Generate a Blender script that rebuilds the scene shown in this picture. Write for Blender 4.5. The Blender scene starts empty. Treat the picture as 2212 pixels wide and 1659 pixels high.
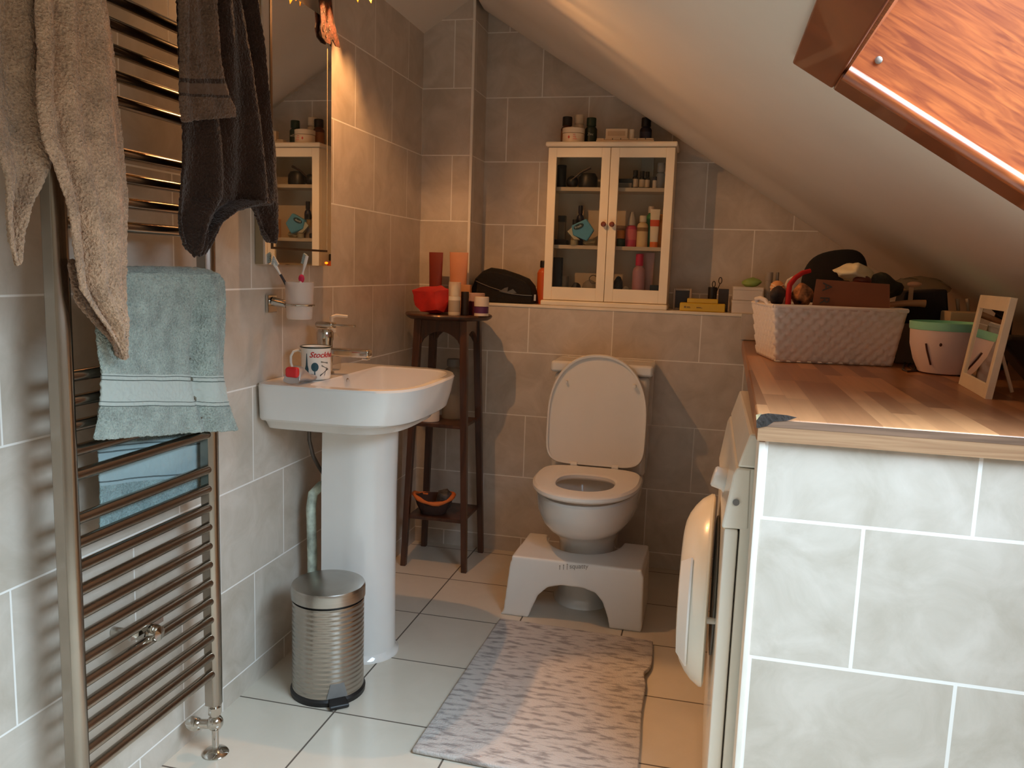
import bpy, bmesh, math, random
from mathutils import Vector, Matrix, noise
random.seed(7)
S = bpy.context.scene
COL = S.collection
PI = math.pi

# ---------------------------------------------------------------- camera
CAM = Vector((1.1461, -3.1723, 1.1469))
F = 1779.95; YAW = .2317; PIT = .1385; ROL = .0336
fwd = Vector((-math.sin(YAW)*math.cos(PIT), math.cos(YAW)*math.cos(PIT), -math.sin(PIT)))
rt0 = Vector((math.cos(YAW), math.sin(YAW), 0)); up0 = rt0.cross(fwd)
RT = rt0*math.cos(ROL)+up0*math.sin(ROL); UP = -rt0*math.sin(ROL)+up0*math.cos(ROL)
cd = bpy.data.cameras.new('camera'); cam = bpy.data.objects.new('camera', cd); COL.objects.link(cam)
M = Matrix.Identity(4)
for i in range(3):
    M[i][0] = RT[i]; M[i][1] = UP[i]; M[i][2] = -fwd[i]; M[i][3] = CAM[i]
cam.matrix_world = M
cd.sensor_width = 36; cd.lens = F/2212*36; cd.clip_start = .05
S.camera = cam
S.view_settings.view_transform = 'Standard'; S.view_settings.look = 'None'
S.view_settings.gamma = 1; S.view_settings.use_curve_mapping = False
S.view_settings.exposure = 0.0
S.cycles.max_bounces = 10; S.cycles.diffuse_bounces = 6; S.cycles.glossy_bounces = 6
S.cycles.transparent_max_bounces = 16
S.cycles.caustics_reflective = True; S.cycles.caustics_refractive = False
S.cycles.sample_clamp_indirect = 3
S.cycles.use_denoising = True

def on(ax, v, px, py):
    "point where the sight line of a photo pixel meets the plane ax = v"
    d = RT*((px-1106)/F) - UP*((py-829.5)/F) + fwd
    i = 'xyz'.index(ax)
    return CAM + d*((v-CAM[i])/d[i])

# ---------------------------------------------------------------- world and lights
W = bpy.data.worlds.new('world'); S.world = W; W.use_nodes = True
wb = W.node_tree.nodes['Background']; wb.inputs[0].default_value = (.62, .78, 1, 1); wb.inputs[1].default_value = 3.0
SL = .634                                                # slope of the right ceiling
def zr(x): return 2.318-SL*x
def zl(x): return 2.04+.64*x
nrm = Vector((SL, 0, 1)).normalized()                    # out of the room through the roof
along = Vector((1, 0, -SL)).normalized()
HX0, HX1, HY1, HY0 = 1.329, 1.98, -1.752, -3.0          # skylight hole in the ceiling
DAY = 39; LAMP = 21
ld = bpy.data.lights.new('skylight_daylight', 'AREA'); ld.shape = 'RECTANGLE'
ld.size = (HX1-HX0)/along.x; ld.size_y = HY1-HY0; ld.energy = DAY; ld.color = (.62, .83, 1); ld.spread = math.radians(118)
lo = bpy.data.objects.new('skylight_daylight', ld); COL.objects.link(lo)
c = Vector(((HX0+HX1)/2, (HY0+HY1)/2, zr((HX0+HX1)/2))) + nrm*.262
Mx = Matrix.Identity(4)
for i in range(3):
    Mx[i][0] = along[i]; Mx[i][1] = (0, 1, 0)[i]; Mx[i][2] = nrm[i]; Mx[i][3] = c[i]
lo.matrix_world = Mx
LP = Vector((.16, -.905, 1.973))
pl = bpy.data.lights.new('star_lamp_bulb_light', 'POINT'); pl.energy = LAMP; pl.color = (1, .48, .175); pl.shadow_soft_size = .009
po = bpy.data.objects.new('star_lamp_bulb_light', pl); COL.objects.link(po); po.location = LP+Vector((.008, 0, -.021))

# added spot, no real fitting, in place of lamp light reflected by the mirror
rl = bpy.data.lights.new('added_mirror_bounce_spot', 'SPOT'); rl.energy = 80; rl.color = (1, .50, .20); rl.shadow_soft_size = .02
rl.spot_size = math.radians(36); rl.spot_blend = .35
ro = bpy.data.objects.new('added_mirror_bounce_spot', rl); COL.objects.link(ro); ro.location = (.042, -.92, 1.80)
ro.rotation_euler = (Vector((1.12, -1.42, 0))-Vector(ro.location)).to_track_quat('-Z', 'Y').to_euler()

# ---------------------------------------------------------------- materials
def nt(name):
    m = bpy.data.materials.new(name); m.use_nodes = True
    return m, m.node_tree.nodes, m.node_tree.links, m.node_tree.nodes['Principled BSDF']
def srgb(r, g, b):
    f = lambda c: (c/12.92 if c <= .04045 else ((c+.055)/1.055)**2.4)
    return (f(r/255), f(g/255), f(b/255), 1)
_mc = {}
def mat(name, rgb, rough=.5, metal=0., var=.06, scale=12, bump=0., bscale=200, coat=0., trans=0., spec=.5, stretch=None, sheen=0.):
    if name in _mc: return _mc[name]
    m, N, L, P = nt(name)
    col = srgb(*rgb) if max(rgb) > 1 else (*rgb, 1)
    P.inputs['Roughness'].default_value = rough; P.inputs['Metallic'].default_value = metal
    P.inputs['Coat Weight'].default_value = coat; P.inputs['Transmission Weight'].default_value = trans
    P.inputs['Specular IOR Level'].default_value = spec; P.inputs['Sheen Weight'].default_value = sheen
    tc = N.new('ShaderNodeTexCoord'); mp = N.new('ShaderNodeMapping'); L.new(tc.outputs['Object'], mp.inputs[0])
    if stretch: mp.inputs['Scale'].default_value = stretch
    n = N.new('ShaderNodeTexNoise'); n.inputs['Scale'].default_value = scale; n.inputs['Detail'].default_value = 4
    L.new(mp.outputs[0], n.inputs[0])
    r = N.new('ShaderNodeValToRGB'); L.new(n.outputs[0], r.inputs[0])
    r.color_ramp.elements[0].position = .3; r.color_ramp.elements[1].position = .7
    r.color_ramp.elements[0].color = tuple(c*(1-var*2) for c in col[:3])+(1,)
    r.color_ramp.elements[1].color = tuple(min(1, c*(1+var)) for c in col[:3])+(1,)
    L.new(r.outputs[0], P.inputs['Base Color'])
    if bump:
        b = N.new('ShaderNodeTexNoise'); b.inputs['Scale'].default_value = bscale; b.inputs['Detail'].default_value = 3
        L.new(tc.outputs['Object'], b.inputs[0])
        bp = N.new('ShaderNodeBump'); bp.inputs['Strength'].default_value = bump; bp.inputs['Distance'].default_value = .004
        L.new(b.outputs[0], bp.inputs['Height']); L.new(bp.outputs[0], P.inputs['Normal'])
    _mc[name] = m
    return m

def tile_mat(name, ua, uo, vo, w, h, offset, va='z', c1=(204, 194, 181), c2=(194, 183, 169), grout=(238, 233, 226), gs=.0042, rough=.32, marble=.10, gbump=.25):
    "stone-look tiles laid in world space: joints at coordinate uo + n*w, rows at vo + n*h"
    m, N, L, P = nt(name)
    g = N.new('ShaderNodeNewGeometry'); s = N.new('ShaderNodeSeparateXYZ'); L.new(g.outputs['Position'], s.inputs[0])
    def sub(ax, o):
        k = N.new('ShaderNodeMath'); k.operation = 'SUBTRACT'; L.new(s.outputs['xyz'.index(ax)], k.inputs[0]); k.inputs[1].default_value = o
        return k
    u = sub(ua, uo-40*w); v = sub(va, vo-20*h)
    cx = N.new('ShaderNodeCombineXYZ'); L.new(u.outputs[0], cx.inputs[0]); L.new(v.outputs[0], cx.inputs[1])
    b = N.new('ShaderNodeTexBrick'); b.offset = offset; b.offset_frequency = 2; b.squash = 1
    b.inputs['Scale'].default_value = 1; b.inputs['Brick Width'].default_value = w; b.inputs['Row Height'].default_value = h
    b.inputs['Mortar Size'].default_value = gs/2; b.inputs['Mortar Smooth'].default_value = .15
    b.inputs['Color1'].default_value = srgb(*c1); b.inputs['Color2'].default_value = srgb(*c2); b.inputs['Mortar'].default_value = srgb(*grout)
    L.new(cx.outputs[0], b.inputs[0])
    n = N.new('ShaderNodeTexNoise'); n.inputs['Scale'].default_value = 9; n.inputs['Detail'].default_value = 8; n.inputs['Roughness'].default_value = .62; n.inputs['Distortion'].default_value = .8
    L.new(g.outputs['Position'], n.inputs[0])
    r = N.new('ShaderNodeValToRGB'); L.new(n.outputs[0], r.inputs[0])
    r.color_ramp.elements[0].position = .32; r.color_ramp.elements[1].position = .68
    r.color_ramp.elements[0].color = (1-marble*1.5, 1-marble*1.7, 1-marble*2, 1); r.color_ramp.elements[1].color = (1+marble, 1+marble, 1+marble*1.2, 1)
    mx = N.new('ShaderNodeMix'); mx.data_type = 'RGBA'; mx.blend_type = 'MULTIPLY'; mx.inputs[0].default_value = 1
    L.new(b.outputs['Color'], mx.inputs[6]); L.new(r.outputs[0], mx.inputs[7])
    mx2 = N.new('ShaderNodeMix'); mx2.data_type = 'RGBA'; L.new(b.outputs['Fac'], mx2.inputs[0]); L.new(mx.outputs[2], mx2.inputs[6]); mx2.inputs[7].default_value = srgb(*grout)
    L.new(mx2.outputs[2], P.inputs['Base Color'])
    rr = N.new('ShaderNodeMapRange'); L.new(b.outputs['Fac'], rr.inputs[0]); rr.inputs[3].default_value = rough; rr.inputs[4].default_value = .85
    L.new(rr.outputs[0], P.inputs['Roughness'])
    bp = N.new('ShaderNodeBump'); bp.invert = True; bp.inputs['Strength'].default_value = gbump; bp.inputs['Distance'].default_value = .002
    L.new(b.outputs['Fac'], bp.inputs['Height']); L.new(bp.outputs[0], P.inputs['Normal'])
    return m

def wood_mat(name, c1, c2, gscale=(1, 14, 14), rough=.35, coat=.3, scale=3., tilt=0, coatr=.03):
    m, N, L, P = nt(name)
    tc = N.new('ShaderNodeTexCoord'); mp = N.new('ShaderNodeMapping'); mp.inputs['Scale'].default_value = gscale
    rt = N.new('ShaderNodeMapping'); rt.inputs['Rotation'].default_value = (0, tilt, 0); L.new(tc.outputs['Object'], rt.inputs[0]); L.new(rt.outputs[0], mp.inputs[0])
    P.inputs['Coat Roughness'].default_value = coatr
    n = N.new('ShaderNodeTexNoise'); n.inputs['Scale'].default_value = scale; n.inputs['Detail'].default_value = 8; n.inputs['Distortion'].default_value = 1.2
    L.new(mp.outputs[0], n.inputs[0])
    r = N.new('ShaderNodeValToRGB'); L.new(n.outputs[0], r.inputs[0])
    r.color_ramp.elements[0].position = .35; r.color_ramp.elements[1].position = .65
    r.color_ramp.elements[0].color = srgb(*c1); r.color_ramp.elements[1].color = srgb(*c2)
    L.new(r.outputs[0], P.inputs['Base Color']); P.inputs['Roughness'].default_value = rough; P.inputs['Coat Weight'].default_value = coat
    return m

def block_wood(name, la='y', wa='x'):
    "butcher-block laminate: staves running along la"
    m, N, L, P = nt(name)
    g = N.new('ShaderNodeTexCoord'); s = N.new('ShaderNodeSeparateXYZ'); L.new(g.outputs['Object'], s.inputs[0])
    cx = N.new('ShaderNodeCombineXYZ'); a1 = N.new('ShaderNodeMath'); a1.inputs[1].default_value = 30; L.new(s.outputs['xyz'.index(la)], a1.inputs[0])
    a2 = N.new('ShaderNodeMath'); a2.inputs[1].default_value = 30; L.new(s.outputs['xyz'.index(wa)], a2.inputs[0])
    L.new(a1.outputs[0], cx.inputs[0]); L.new(a2.outputs[0], cx.inputs[1])
    b = N.new('ShaderNodeTexBrick'); b.offset = .37; b.offset_frequency = 3; b.squash = .7; b.squash_frequency = 2
    b.inputs['Scale'].default_value = 1; b.inputs['Brick Width'].default_value = .42; b.inputs['Row Height'].default_value = .043
    b.inputs['Mortar Size'].default_value = .0002; b.inputs['Bias'].default_value = 0
    b.inputs['Color1'].default_value = srgb(200, 144, 98); b.inputs['Color2'].default_value = srgb(134, 86, 56); b.inputs['Mortar'].default_value = srgb(130, 90, 62)
    L.new(cx.outputs[0], b.inputs[0])
    mp = N.new('ShaderNodeMapping'); mp.inputs['Scale'].default_value = (2, 2, 2); mp.inputs['Scale'].default_value['xyz'.index(wa)] = 60
    L.new(g.outputs['Object'], mp.inputs[0])
    n = N.new('ShaderNodeTexNoise'); n.inputs['Scale'].default_value = 1.5; n.inputs['Detail'].default_value = 6; L.new(mp.outputs[0], n.inputs[0])
    r = N.new('ShaderNodeValToRGB'); r.color_ramp.elements[0].color = (.72, .70, .68, 1); r.color_ramp.elements[1].color = (1.1, 1.08, 1.05, 1); L.new(n.outputs[0], r.inputs[0])
    mx = N.new('ShaderNodeMix'); mx.data_type = 'RGBA'; mx.blend_type = 'MULTIPLY'; mx.inputs[0].default_value = 1
    L.new(b.outputs['Color'], mx.inputs[6]); L.new(r.outputs[0], mx.inputs[7]); L.new(mx.outputs[2], P.inputs['Base Color'])
    P.inputs['Roughness'].default_value = .34
    return m

def glass_mat(name, tint=(.96, .98, .97), refl=.08):
    m, N, L, P = nt(name); N.remove(P)
    t = N.new('ShaderNodeBsdfTransparent'); t.inputs[0].default_value = (*tint, 1)
    gl = N.new('ShaderNodeBsdfGlossy'); gl.inputs['Roughness'].default_value = .03
    fr = N.new('ShaderNodeFresnel'); fr.inputs[0].default_value = 1.28
    mx = N.new('ShaderNodeMixShader'); L.new(fr.outputs[0], mx.inputs[0]); L.new(t.outputs[0], mx.inputs[1]); L.new(gl.outputs[0], mx.inputs[2])
    L.new(mx.outputs[0], N['Material Output'].inputs[0])
    return m
def frost_mat(name, tint, a=.5):
    m, N, L, P = nt(name)
    P.inputs['Base Color'].default_value = srgb(*tint); P.inputs['Roughness'].default_value = .45; P.inputs['Alpha'].default_value = a
    return m
def emit_mat(name, rgb, e):
    m, N, L, P = nt(name)
    P.inputs['Base Color'].default_value = srgb(*rgb); P.inputs['Emission Color'].default_value = srgb(*rgb); P.inputs['Emission Strength'].default_value = e
    return m

def towel_mat(name, rgb, bands=(), bandcol=None, linecol=None, bump=1.0):
    "terry cloth, with flat woven bands between the world heights in bands"
    m, N, L, P = nt(name)
    P.inputs['Roughness'].default_value = .95; P.inputs['Sheen Weight'].default_value = .25; P.inputs['Specular IOR Level'].default_value = .1
    tc = N.new('ShaderNodeTexCoord'); g = tc.outputs['Object']
    n = N.new('ShaderNodeTexNoise'); n.inputs['Scale'].default_value = 260; n.inputs['Detail'].default_value = 2; L.new(g, n.inputs[0])
    n2 = N.new('ShaderNodeTexNoise'); n2.inputs['Scale'].default_value = 26; n2.inputs['Detail'].default_value = 4; L.new(g, n2.inputs[0])
    ad = N.new('ShaderNodeMath'); ad.operation = 'ADD'; L.new(n.outputs[0], ad.inputs[0]); L.new(n2.outputs[0], ad.inputs[1])
    r = N.new('ShaderNodeMapRange'); L.new(ad.outputs[0], r.inputs[0]); r.inputs[1].default_value = .7; r.inputs[2].default_value = 1.3; r.inputs[3].default_value = .62; r.inputs[4].default_value = 1.2
    mx = N.new('ShaderNodeMix'); mx.data_type = 'RGBA'; mx.blend_type = 'MULTIPLY'; mx.inputs[0].default_value = 1
    mx.inputs[6].default_value = srgb(*rgb); L.new(r.outputs[0], mx.inputs[7])
    out = mx.outputs[2]
    bp = N.new('ShaderNodeBump'); bp.inputs['Strength'].default_value = bump; bp.inputs['Distance'].default_value = .006
    L.new(ad.outputs[0], bp.inputs['Height'])
    L.new(bp.outputs[0], P.inputs['Normal'])
    if bands:
        at = N.new('ShaderNodeUVMap')        # v of the sheet = distance up the cloth
        s = N.new('ShaderNodeSeparateXYZ'); L.new(at.outputs[0], s.inputs[0])
        bs = None
        for (a, b_, col) in bands:
            lo_ = N.new('ShaderNodeMath'); lo_.operation = 'GREATER_THAN'; L.new(s.outputs[1], lo_.inputs[0]); lo_.inputs[1].default_value = a
            hi_ = N.new('ShaderNodeMath'); hi_.operation = 'LESS_THAN'; L.new(s.outputs[1], hi_.inputs[0]); hi_.inputs[1].default_value = b_
            mu = N.new('ShaderNodeMath'); mu.operation = 'MULTIPLY'; L.new(lo_.outputs[0], mu.inputs[0]); L.new(hi_.outputs[0], mu.inputs[1])
            q = N.new('ShaderNodeMix'); q.data_type = 'RGBA'; L.new(mu.outputs[0], q.inputs[0]); L.new(out, q.inputs[6]); q.inputs[7].default_value = srgb(*col); out = q.outputs[2]
            if b_-a > .015:
                iv = N.new('ShaderNodeMath'); iv.operation = 'SUBTRACT'; iv.inputs[0].default_value = 1; L.new(mu.outputs[0], iv.inputs[1])
                sm = N.new('ShaderNodeMath'); sm.operation = 'MULTIPLY'; sm.inputs[1].default_value = bump; L.new(iv.outputs[0], sm.inputs[0]); L.new(sm.outputs[0], bp.inputs['Strength'])
    L.new(out, P.inputs['Base Color'])
    return m

# ---------------------------------------------------------------- mesh helpers
class MB:
    def __init__(s): s.bm = bmesh.new()
    def box(s, a, b, bev=0, seg=2, rz=0, piv=None, rot=None):
        a = Vector(a); b = Vector(b); c = (a+b)/2; d = b-a
        r = bmesh.ops.create_cube(s.bm, size=1)
        vs = r['verts']
        for v in vs: v.co = Vector((v.co.x*abs(d.x), v.co.y*abs(d.y), v.co.z*abs(d.z)))
        if bev:
            es = list({e for v in vs for e in v.link_edges})
            g = bmesh.ops.bevel(s.bm, geom=es, offset=bev, segments=seg, profile=.5, affect='EDGES')
            vs = list({v for f in g['faces'] for v in f.verts} | {v for v in vs if v.is_valid})
            st = list(vs); seen = set(vs)
            while st:
                v = st.pop()
                for e in v.link_edges:
                    o = e.other_vert(v)
                    if o not in seen: seen.add(o); st.append(o)
            vs = list(seen)
        Rm = Matrix.Rotation(rz, 3, 'Z') if rot is None else rot
        for v in vs: v.co = Rm @ v.co + c
        if piv is not None:
            pass
        return s
    def loft(s, rings, cap0=True, cap1=True, close=True):
        R = [[s.bm.verts.new(p) for p in r] for r in rings]
        n = len(R[0])
        for i in range(len(R)-1):
            for j in range(n if close else n-1):
                k = (j+1) % n
                try: s.bm.faces.new((R[i][j], R[i][k], R[i+1][k], R[i+1][j]))
                except ValueError: pass
        if cap0: s.bm.faces.new(list(reversed(R[0])))
        if cap1: s.bm.faces.new(R[-1])
        return s
    def lathe(s, c, prof, n=24, axis=None, sx=1, sy=1):
        c = Vector(c); ax = Vector(axis or (0, 0, 1)).normalized()
        q = Vector((0, 0, 1)).rotation_difference(ax)
        rings = []
        for (r, z) in prof:
            r = max(r, 1e-5)
            rings.append([c + q @ Vector((r*sx*math.cos(2*PI*j/n), r*sy*math.sin(2*PI*j/n), z)) for j in range(n)])
        return s.loft(rings)
    def cyl(s, a, b, r, r2=None, n=16):
        a = Vector(a); b = Vector(b); d = b-a
        return s.lathe(a, [(r, 0), (r2 if r2 is not None else r, d.length)], n, d)
    def tube(s, pts, r, n=8, cap=True):
        pts = [Vector(p) for p in pts]; rings = []
        prev = None
        for i, p in enumerate(pts):
            t = (pts[min(i+1, len(pts)-1)]-pts[max(i-1, 0)]).normalized()
            if prev is None: a = t.orthogonal().normalized()
            else: a = (prev - t*prev.dot(t)).normalized()
            prev = a; b = t.cross(a)
            rr = r(i/(len(pts)-1)) if callable(r) else r
            rings.append([p + (a*math.cos(2*PI*j/n)+b*math.sin(2*PI*j/n))*rr for j in range(n)])
        return s.loft(rings, cap, cap)
    def prism(s, pts, d):
        d = Vector(d); a = [Vector(p) for p in pts]
        return s.loft([a, [p+d for p in a]])
    def sphere(s, c, r, seg=16, sc=(1, 1, 1)):
        g = bmesh.ops.create_uvsphere(s.bm, u_segments=seg, v_segments=max(6, seg//2), radius=r)
        for v in g['verts']: v.co = Vector((v.co.x*sc[0], v.co.y*sc[1], v.co.z*sc[2]))+Vector(c)
        return s
    def rough(s, amp, sc, seed=0):
        for v in s.bm.verts: v.co += Vector(noise.noise_vector(v.co*sc+Vector((seed, 0, 0))))*amp
        return s
    def build(s, name, m, parent=None, smooth=True, bev=0, seg=2, sub=0, solid=0, label=None, remesh=0, terry=0):
        bmesh.ops.recalc_face_normals(s.bm, faces=s.bm.faces)
        me = bpy.data.meshes.new(name); s.bm.to_mesh(me); s.bm.free()
        for mm in (m if isinstance(m, (list, tuple)) else [m]): me.materials.append(mm)
        o = bpy.data.objects.new(name, me); COL.objects.link(o)
        if smooth:
            for p in me.polygons: p.use_smooth = True
            if not sub and not solid:
                me.set_sharp_from_angle(angle=math.radians(38))
        if solid:
            k = o.modifiers.new('s', 'SOLIDIFY'); k.thickness = solid; k.offset = 0
        if bev:
            k = o.modifiers.new('b', 'BEVEL'); k.width = bev; k.segments = seg; k.limit_method = 'ANGLE'; k.angle_limit = math.radians(38)
        if sub:
            k = o.modifiers.new('u', 'SUBSURF'); k.levels = sub; k.render_levels = sub
        if remesh:
            k = o.modifiers.new('r', 'REMESH'); k.mode = 'VOXEL'; k.voxel_size = remesh; k.use_smooth_shade = True
            k = o.modifiers.new('sm', 'SMOOTH'); k.factor = .5; k.iterations = 10
        if terry:
            tx = bpy.data.textures.new('loops', 'CLOUDS'); tx.noise_scale = .0055; tx.noise_depth = 1
            k = o.modifiers.new('d', 'DISPLACE'); k.texture = tx; k.strength = terry; k.mid_level = .5; k.texture_coords = 'GLOBAL'
        if smooth and not sub and not solid and not remesh:
            k = o.modifiers.new('w', 'WEIGHTED_NORMAL'); k.keep_sharp = True
        if parent is not None:
            o.parent = parent; o.matrix_parent_inverse = parent_inv(parent)
        if label: o['label'] = label
        return o
def parent_inv(p):
    w = Matrix.Translation(p.location)
    q = p.parent
    if q is not None: w = Matrix.Translation(q.location) @ p.matrix_parent_inverse @ w
    return w.inverted()
def thing(name, label, cat, loc, group=None):
    o = bpy.data.objects.new(name, None); COL.objects.link(o); o.location = loc; o.empty_display_size = .05
    o['label'] = label; o['category'] = cat
    if group: o['group'] = group
    return o
def tag(o, label, cat, group=None):
    o['label'] = label; o['category'] = cat
    if group: o['group'] = group
    return o
def struct(o): o['kind'] = 'structure'; return o
def ring(cx, cy, z, rx, yf, yb, n=48, pf=2.2, pb=3.5):
    "plan outline: front half reaches yf (toward the camera), back half reaches yb"
    out = []
    for j in range(n):
        a = 2*PI*j/n; ca, sa = math.cos(a), math.sin(a)
        p = pf if sa < 0 else pb
        x = abs(ca)**(2/p)*rx*(1 if ca >= 0 else -1)
        y = abs(sa)**(2/p)*((cy-yf) if sa < 0 else (yb-cy))*(1 if sa >= 0 else -1)
        out.append(Vector((cx+x, cy+y, z)))
    return out
def text(name, body, size, fn, m, parent, depth=.0006, shear=0, font_bold=False):
    cu = bpy.data.curves.new(name, 'FONT'); cu.body = body; cu.size = size; cu.extrude = depth; cu.shear = shear; cu.align_x = 'LEFT'
    cu.offset = size*.02 if font_bold else 0
    t = bpy.data.objects.new(name, cu); COL.objects.link(t)
    dg = bpy.context.evaluated_depsgraph_get(); me = bpy.data.meshes.new_from_object(t.evaluated_get(dg))
    bpy.data.objects.remove(t); bpy.data.curves.remove(cu)
    for v in me.vertices: v.co = fn(v.co)
    me.materials.clear(); me.materials.append(m); me.name = name
    o = bpy.data.objects.new(name, me); COL.objects.link(o)
    if parent is not None: o.parent = parent; o.matrix_parent_inverse = parent_inv(parent)
    return o

# shared materials
M_white = mat('white_ceramic', (224, 221, 216), .10, var=.01, coat=.5)
M_plastic = mat('white_plastic', (232, 228, 222), .28, var=.01)
M_chrome = mat('chrome', (205, 200, 192), .10, 1, var=.04)
M_steel = mat('brushed_steel', (182, 178, 172), .27, 1, var=.05, stretch=(1, 1, 40))
M_black = mat('black_plastic', (24, 22, 22), .45, var=.1)
M_blackc = mat('black_cloth', (20, 18, 18), .9, var=.2, bump=.4, bscale=300)
M_cream = mat('cream_painted_wood', (252, 238, 212), .45, var=.03, scale=6, bump=.05, bscale=60)
M_grey = mat('grey_plastic', (120, 118, 116), .5)
M_darkwood = wood_mat('dark_wood', (58, 34, 22), (84, 50, 32), (10, 10, 1.2), .4, .3)
M_ceil = mat('ceiling_paint', (220, 211, 198), .9, var=.02, scale=3, bump=.08, bscale=90)
M_grout = mat('white_trim', (236, 228, 216), .4, var=.03)
M_skyl = wood_mat('varnished_pine', (138, 62, 26), (190, 100, 46), (2.2, 22, 22), .34, 1, 4, -math.atan(SL), .22)
M_casing = wood_mat('varnished_casing', (112, 54, 26), (134, 68, 34), (2, 2, 2), .35, .3, 3)

# ---------------------------------------------------------------- structure
YB, YR, XR = .189, -3.75, 2.212
H = .253; Z0 = .0623
t_left = tile_mat('tiles_left_wall', 'y', -.317+.157, Z0, .3142, H, .5)
t_low = tile_mat('tiles_lower_wall', 'x', .4569, Z0, .3306, H, .5)
t_up = tile_mat('tiles_upper_wall', 'x', .4375, Z0, .333, H, .425)
t_ret = tile_mat('tiles_return', 'y', 5.03, Z0, .333, H, .5)
t_pony = tile_mat('tiles_partition', 'x', 1.585, -.02, .3306, H, .5, gs=.0065)
t_floor = tile_mat('floor_tiles', 'x', .2709, -.3697, .3339, .3223, 0, va='y', c1=(212, 203, 187), c2=(207, 197, 181), grout=(96, 86, 76), gs=.005, rough=.2, marble=.02, gbump=.4)
struct(MB().box((-.15, YR-.1, -.1), (XR+.1, .4, 0)).build('floor', t_floor, smooth=False))
struct(MB().box((-.1, YR, 0), (0, .4, 2.25)).build('wall_left', t_left, smooth=False))
# boxed-in lower wall, full height only for the pillar at its left end
m = MB(); XP = .2051; ZS = 1.012
m.prism([(0, 0, 0), (XR, 0, 0), (XR, 0, ZS-.012), (XP, 0, ZS-.012), (XP, 0, 2.4), (0, 0, 2.4)], (0, YB+.01, 0))
m.bm.normal_update(); me_low = m.build('wall_back', [t_low, t_ret], smooth=False)
for p in me_low.data.polygons:
    if abs(p.normal.x) > .9: p.material_index = 1
struct(me_low)
struct(MB().box((XP, YB, ZS-.05), (XR, YB+.1, 2.4)).build('wall_back_upper', t_up, smooth=False))
struct(MB().box((XP-.001, -.004, ZS-.012), (1.345, YB, ZS), bev=.003).build('trim_1', mat('ledge_white', (238, 226, 206), .4, var=.03), smooth=True))
struct(MB().box((XP-.008, -.004, ZS), (XP+.003, .006, 2.19), bev=.002).build('trim_2', M_grout))
struct(MB().box((1.262, -.006, .916), (1.345, .0, ZS), bev=.001).build('trim_3', t_low, smooth=False))
struct(MB().box((1.338, -.012, .916), (1.348, .0, ZS+.002), bev=.002).build('trim_4', M_grout))
# ceilings
def slab(x0, x1, y0, y1, zf, th=.3):
    return [(x0, y0, zf(x0)), (x1, y0, zf(x1)), (x1, y0, zf(x1)+th), (x0, y0, zf(x0)+th)], (0, y1-y0, 0)
XG = .2182
m = MB(); m.prism(*slab(-.05, XG, YR, YB+.05, zl)); struct(m.build('ceiling_left', M_ceil, smooth=False))
# swell added near the back wall so the slope shows a bright band
m = MB()
def zc(x, y):
    d = 0
    if -.16 < y < .085: d = .036*(.5-.5*math.cos(PI*(y+.16)/.245))
    elif .085 <= y < .19: d = .036*(.5+.5*math.cos(PI*(y-.085)/.105))
    return zr(x)-d
ys = [YR, HY0] + [HY0+(HY1-HY0)*k/2 for k in (1, 2)] + [-1.2, -.6, -.3] + [-.16+.349*k/24 for k in range(25)] + [YB+.05]
xs = [XG, .5, .9, HX0, (HX0+HX1)/2, HX1, XR+.05]
vg = {}
def V(x, y, top):
    k = (round(x, 5), round(y, 5), top)
    if k not in vg: vg[k] = m.bm.verts.new((x, y, zc(x, y)+(.3 if top else 0)))
    return vg[k]
for i in range(len(xs)-1):
    for j in range(len(ys)-1):
        if xs[i] >= HX0-1e-6 and xs[i+1] <= HX1+1e-6 and ys[j] >= HY0-1e-6 and ys[j+1] <= HY1+1e-6: continue
        for top in (False, True):
            m.bm.faces.new((V(xs[i], ys[j], top), V(xs[i+1], ys[j], top), V(xs[i+1], ys[j+1], top), V(xs[i], ys[j+1], top)))
struct(m.build('ceiling_right', M_ceil, smooth=True))
struct(MB().box((XR, YR, 0), (XR+.1, .4, 1.2)).build('wall_right', M_ceil, smooth=False))
struct(MB().box((-.1, YR-.1, 0), (XR+.1, YR, 2.4)).build('wall_rear', M_ceil, smooth=False))
struct(MB().box((0, YB, 2.2), (XP+.1, .4, 2.5)).build('wall_back_top', M_ceil, smooth=False))
# partition beside the worktop
XPW = 1.2477; YP = -1.737
struct(MB().box((XPW+.003, YP, 0), (XR, YP+.06, .873)).build('wall_front', t_pony, smooth=False))
struct(MB().box((XPW-.006, YP-.003, 0), (XPW+.005, YP+.062, .872), bev=.002).build('trim_5', M_grout))

# skylight: casing, lining, sash and pane
sk = bpy.data.objects.new('window_1', None); COL.objects.link(sk); sk.location = (HX0, HY1, zr(HX0)); sk['kind'] = 'structure'
def on_slope(x, y, h=0): return Vector((x, y, zr(x)))+nrm*h
def sbox(mb, x0, x1, y0, y1, h0, h1):
    r = []
    for h in (h0, h1): r.append([on_slope(x0, y0, h), on_slope(x1, y0, h), on_slope(x1, y1, h), on_slope(x0, y1, h)])
    mb.loft(r)
m = MB(); sbox(m, HX0-.068, HX0, HY0-.1, HY1+.1, -.014, 0); m.build('casing', M_casing, sk, bev=.004)
m = MB(); sbox(m, HX0, HX1+.07, HY1, HY1+.1, -.014, 0); m.build('casing', M_casing, sk, bev=.004)
m = MB(); sbox(m, HX0, HX1+.07, HY0-.1, HY0, -.014, 0); m.build('casing', M_casing, sk, bev=.004)
m = MB(); sbox(m, HX1, HX1+.07, HY0, HY1, -.014, 0); m.build('casing', M_casing, sk, bev=.004)
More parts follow.
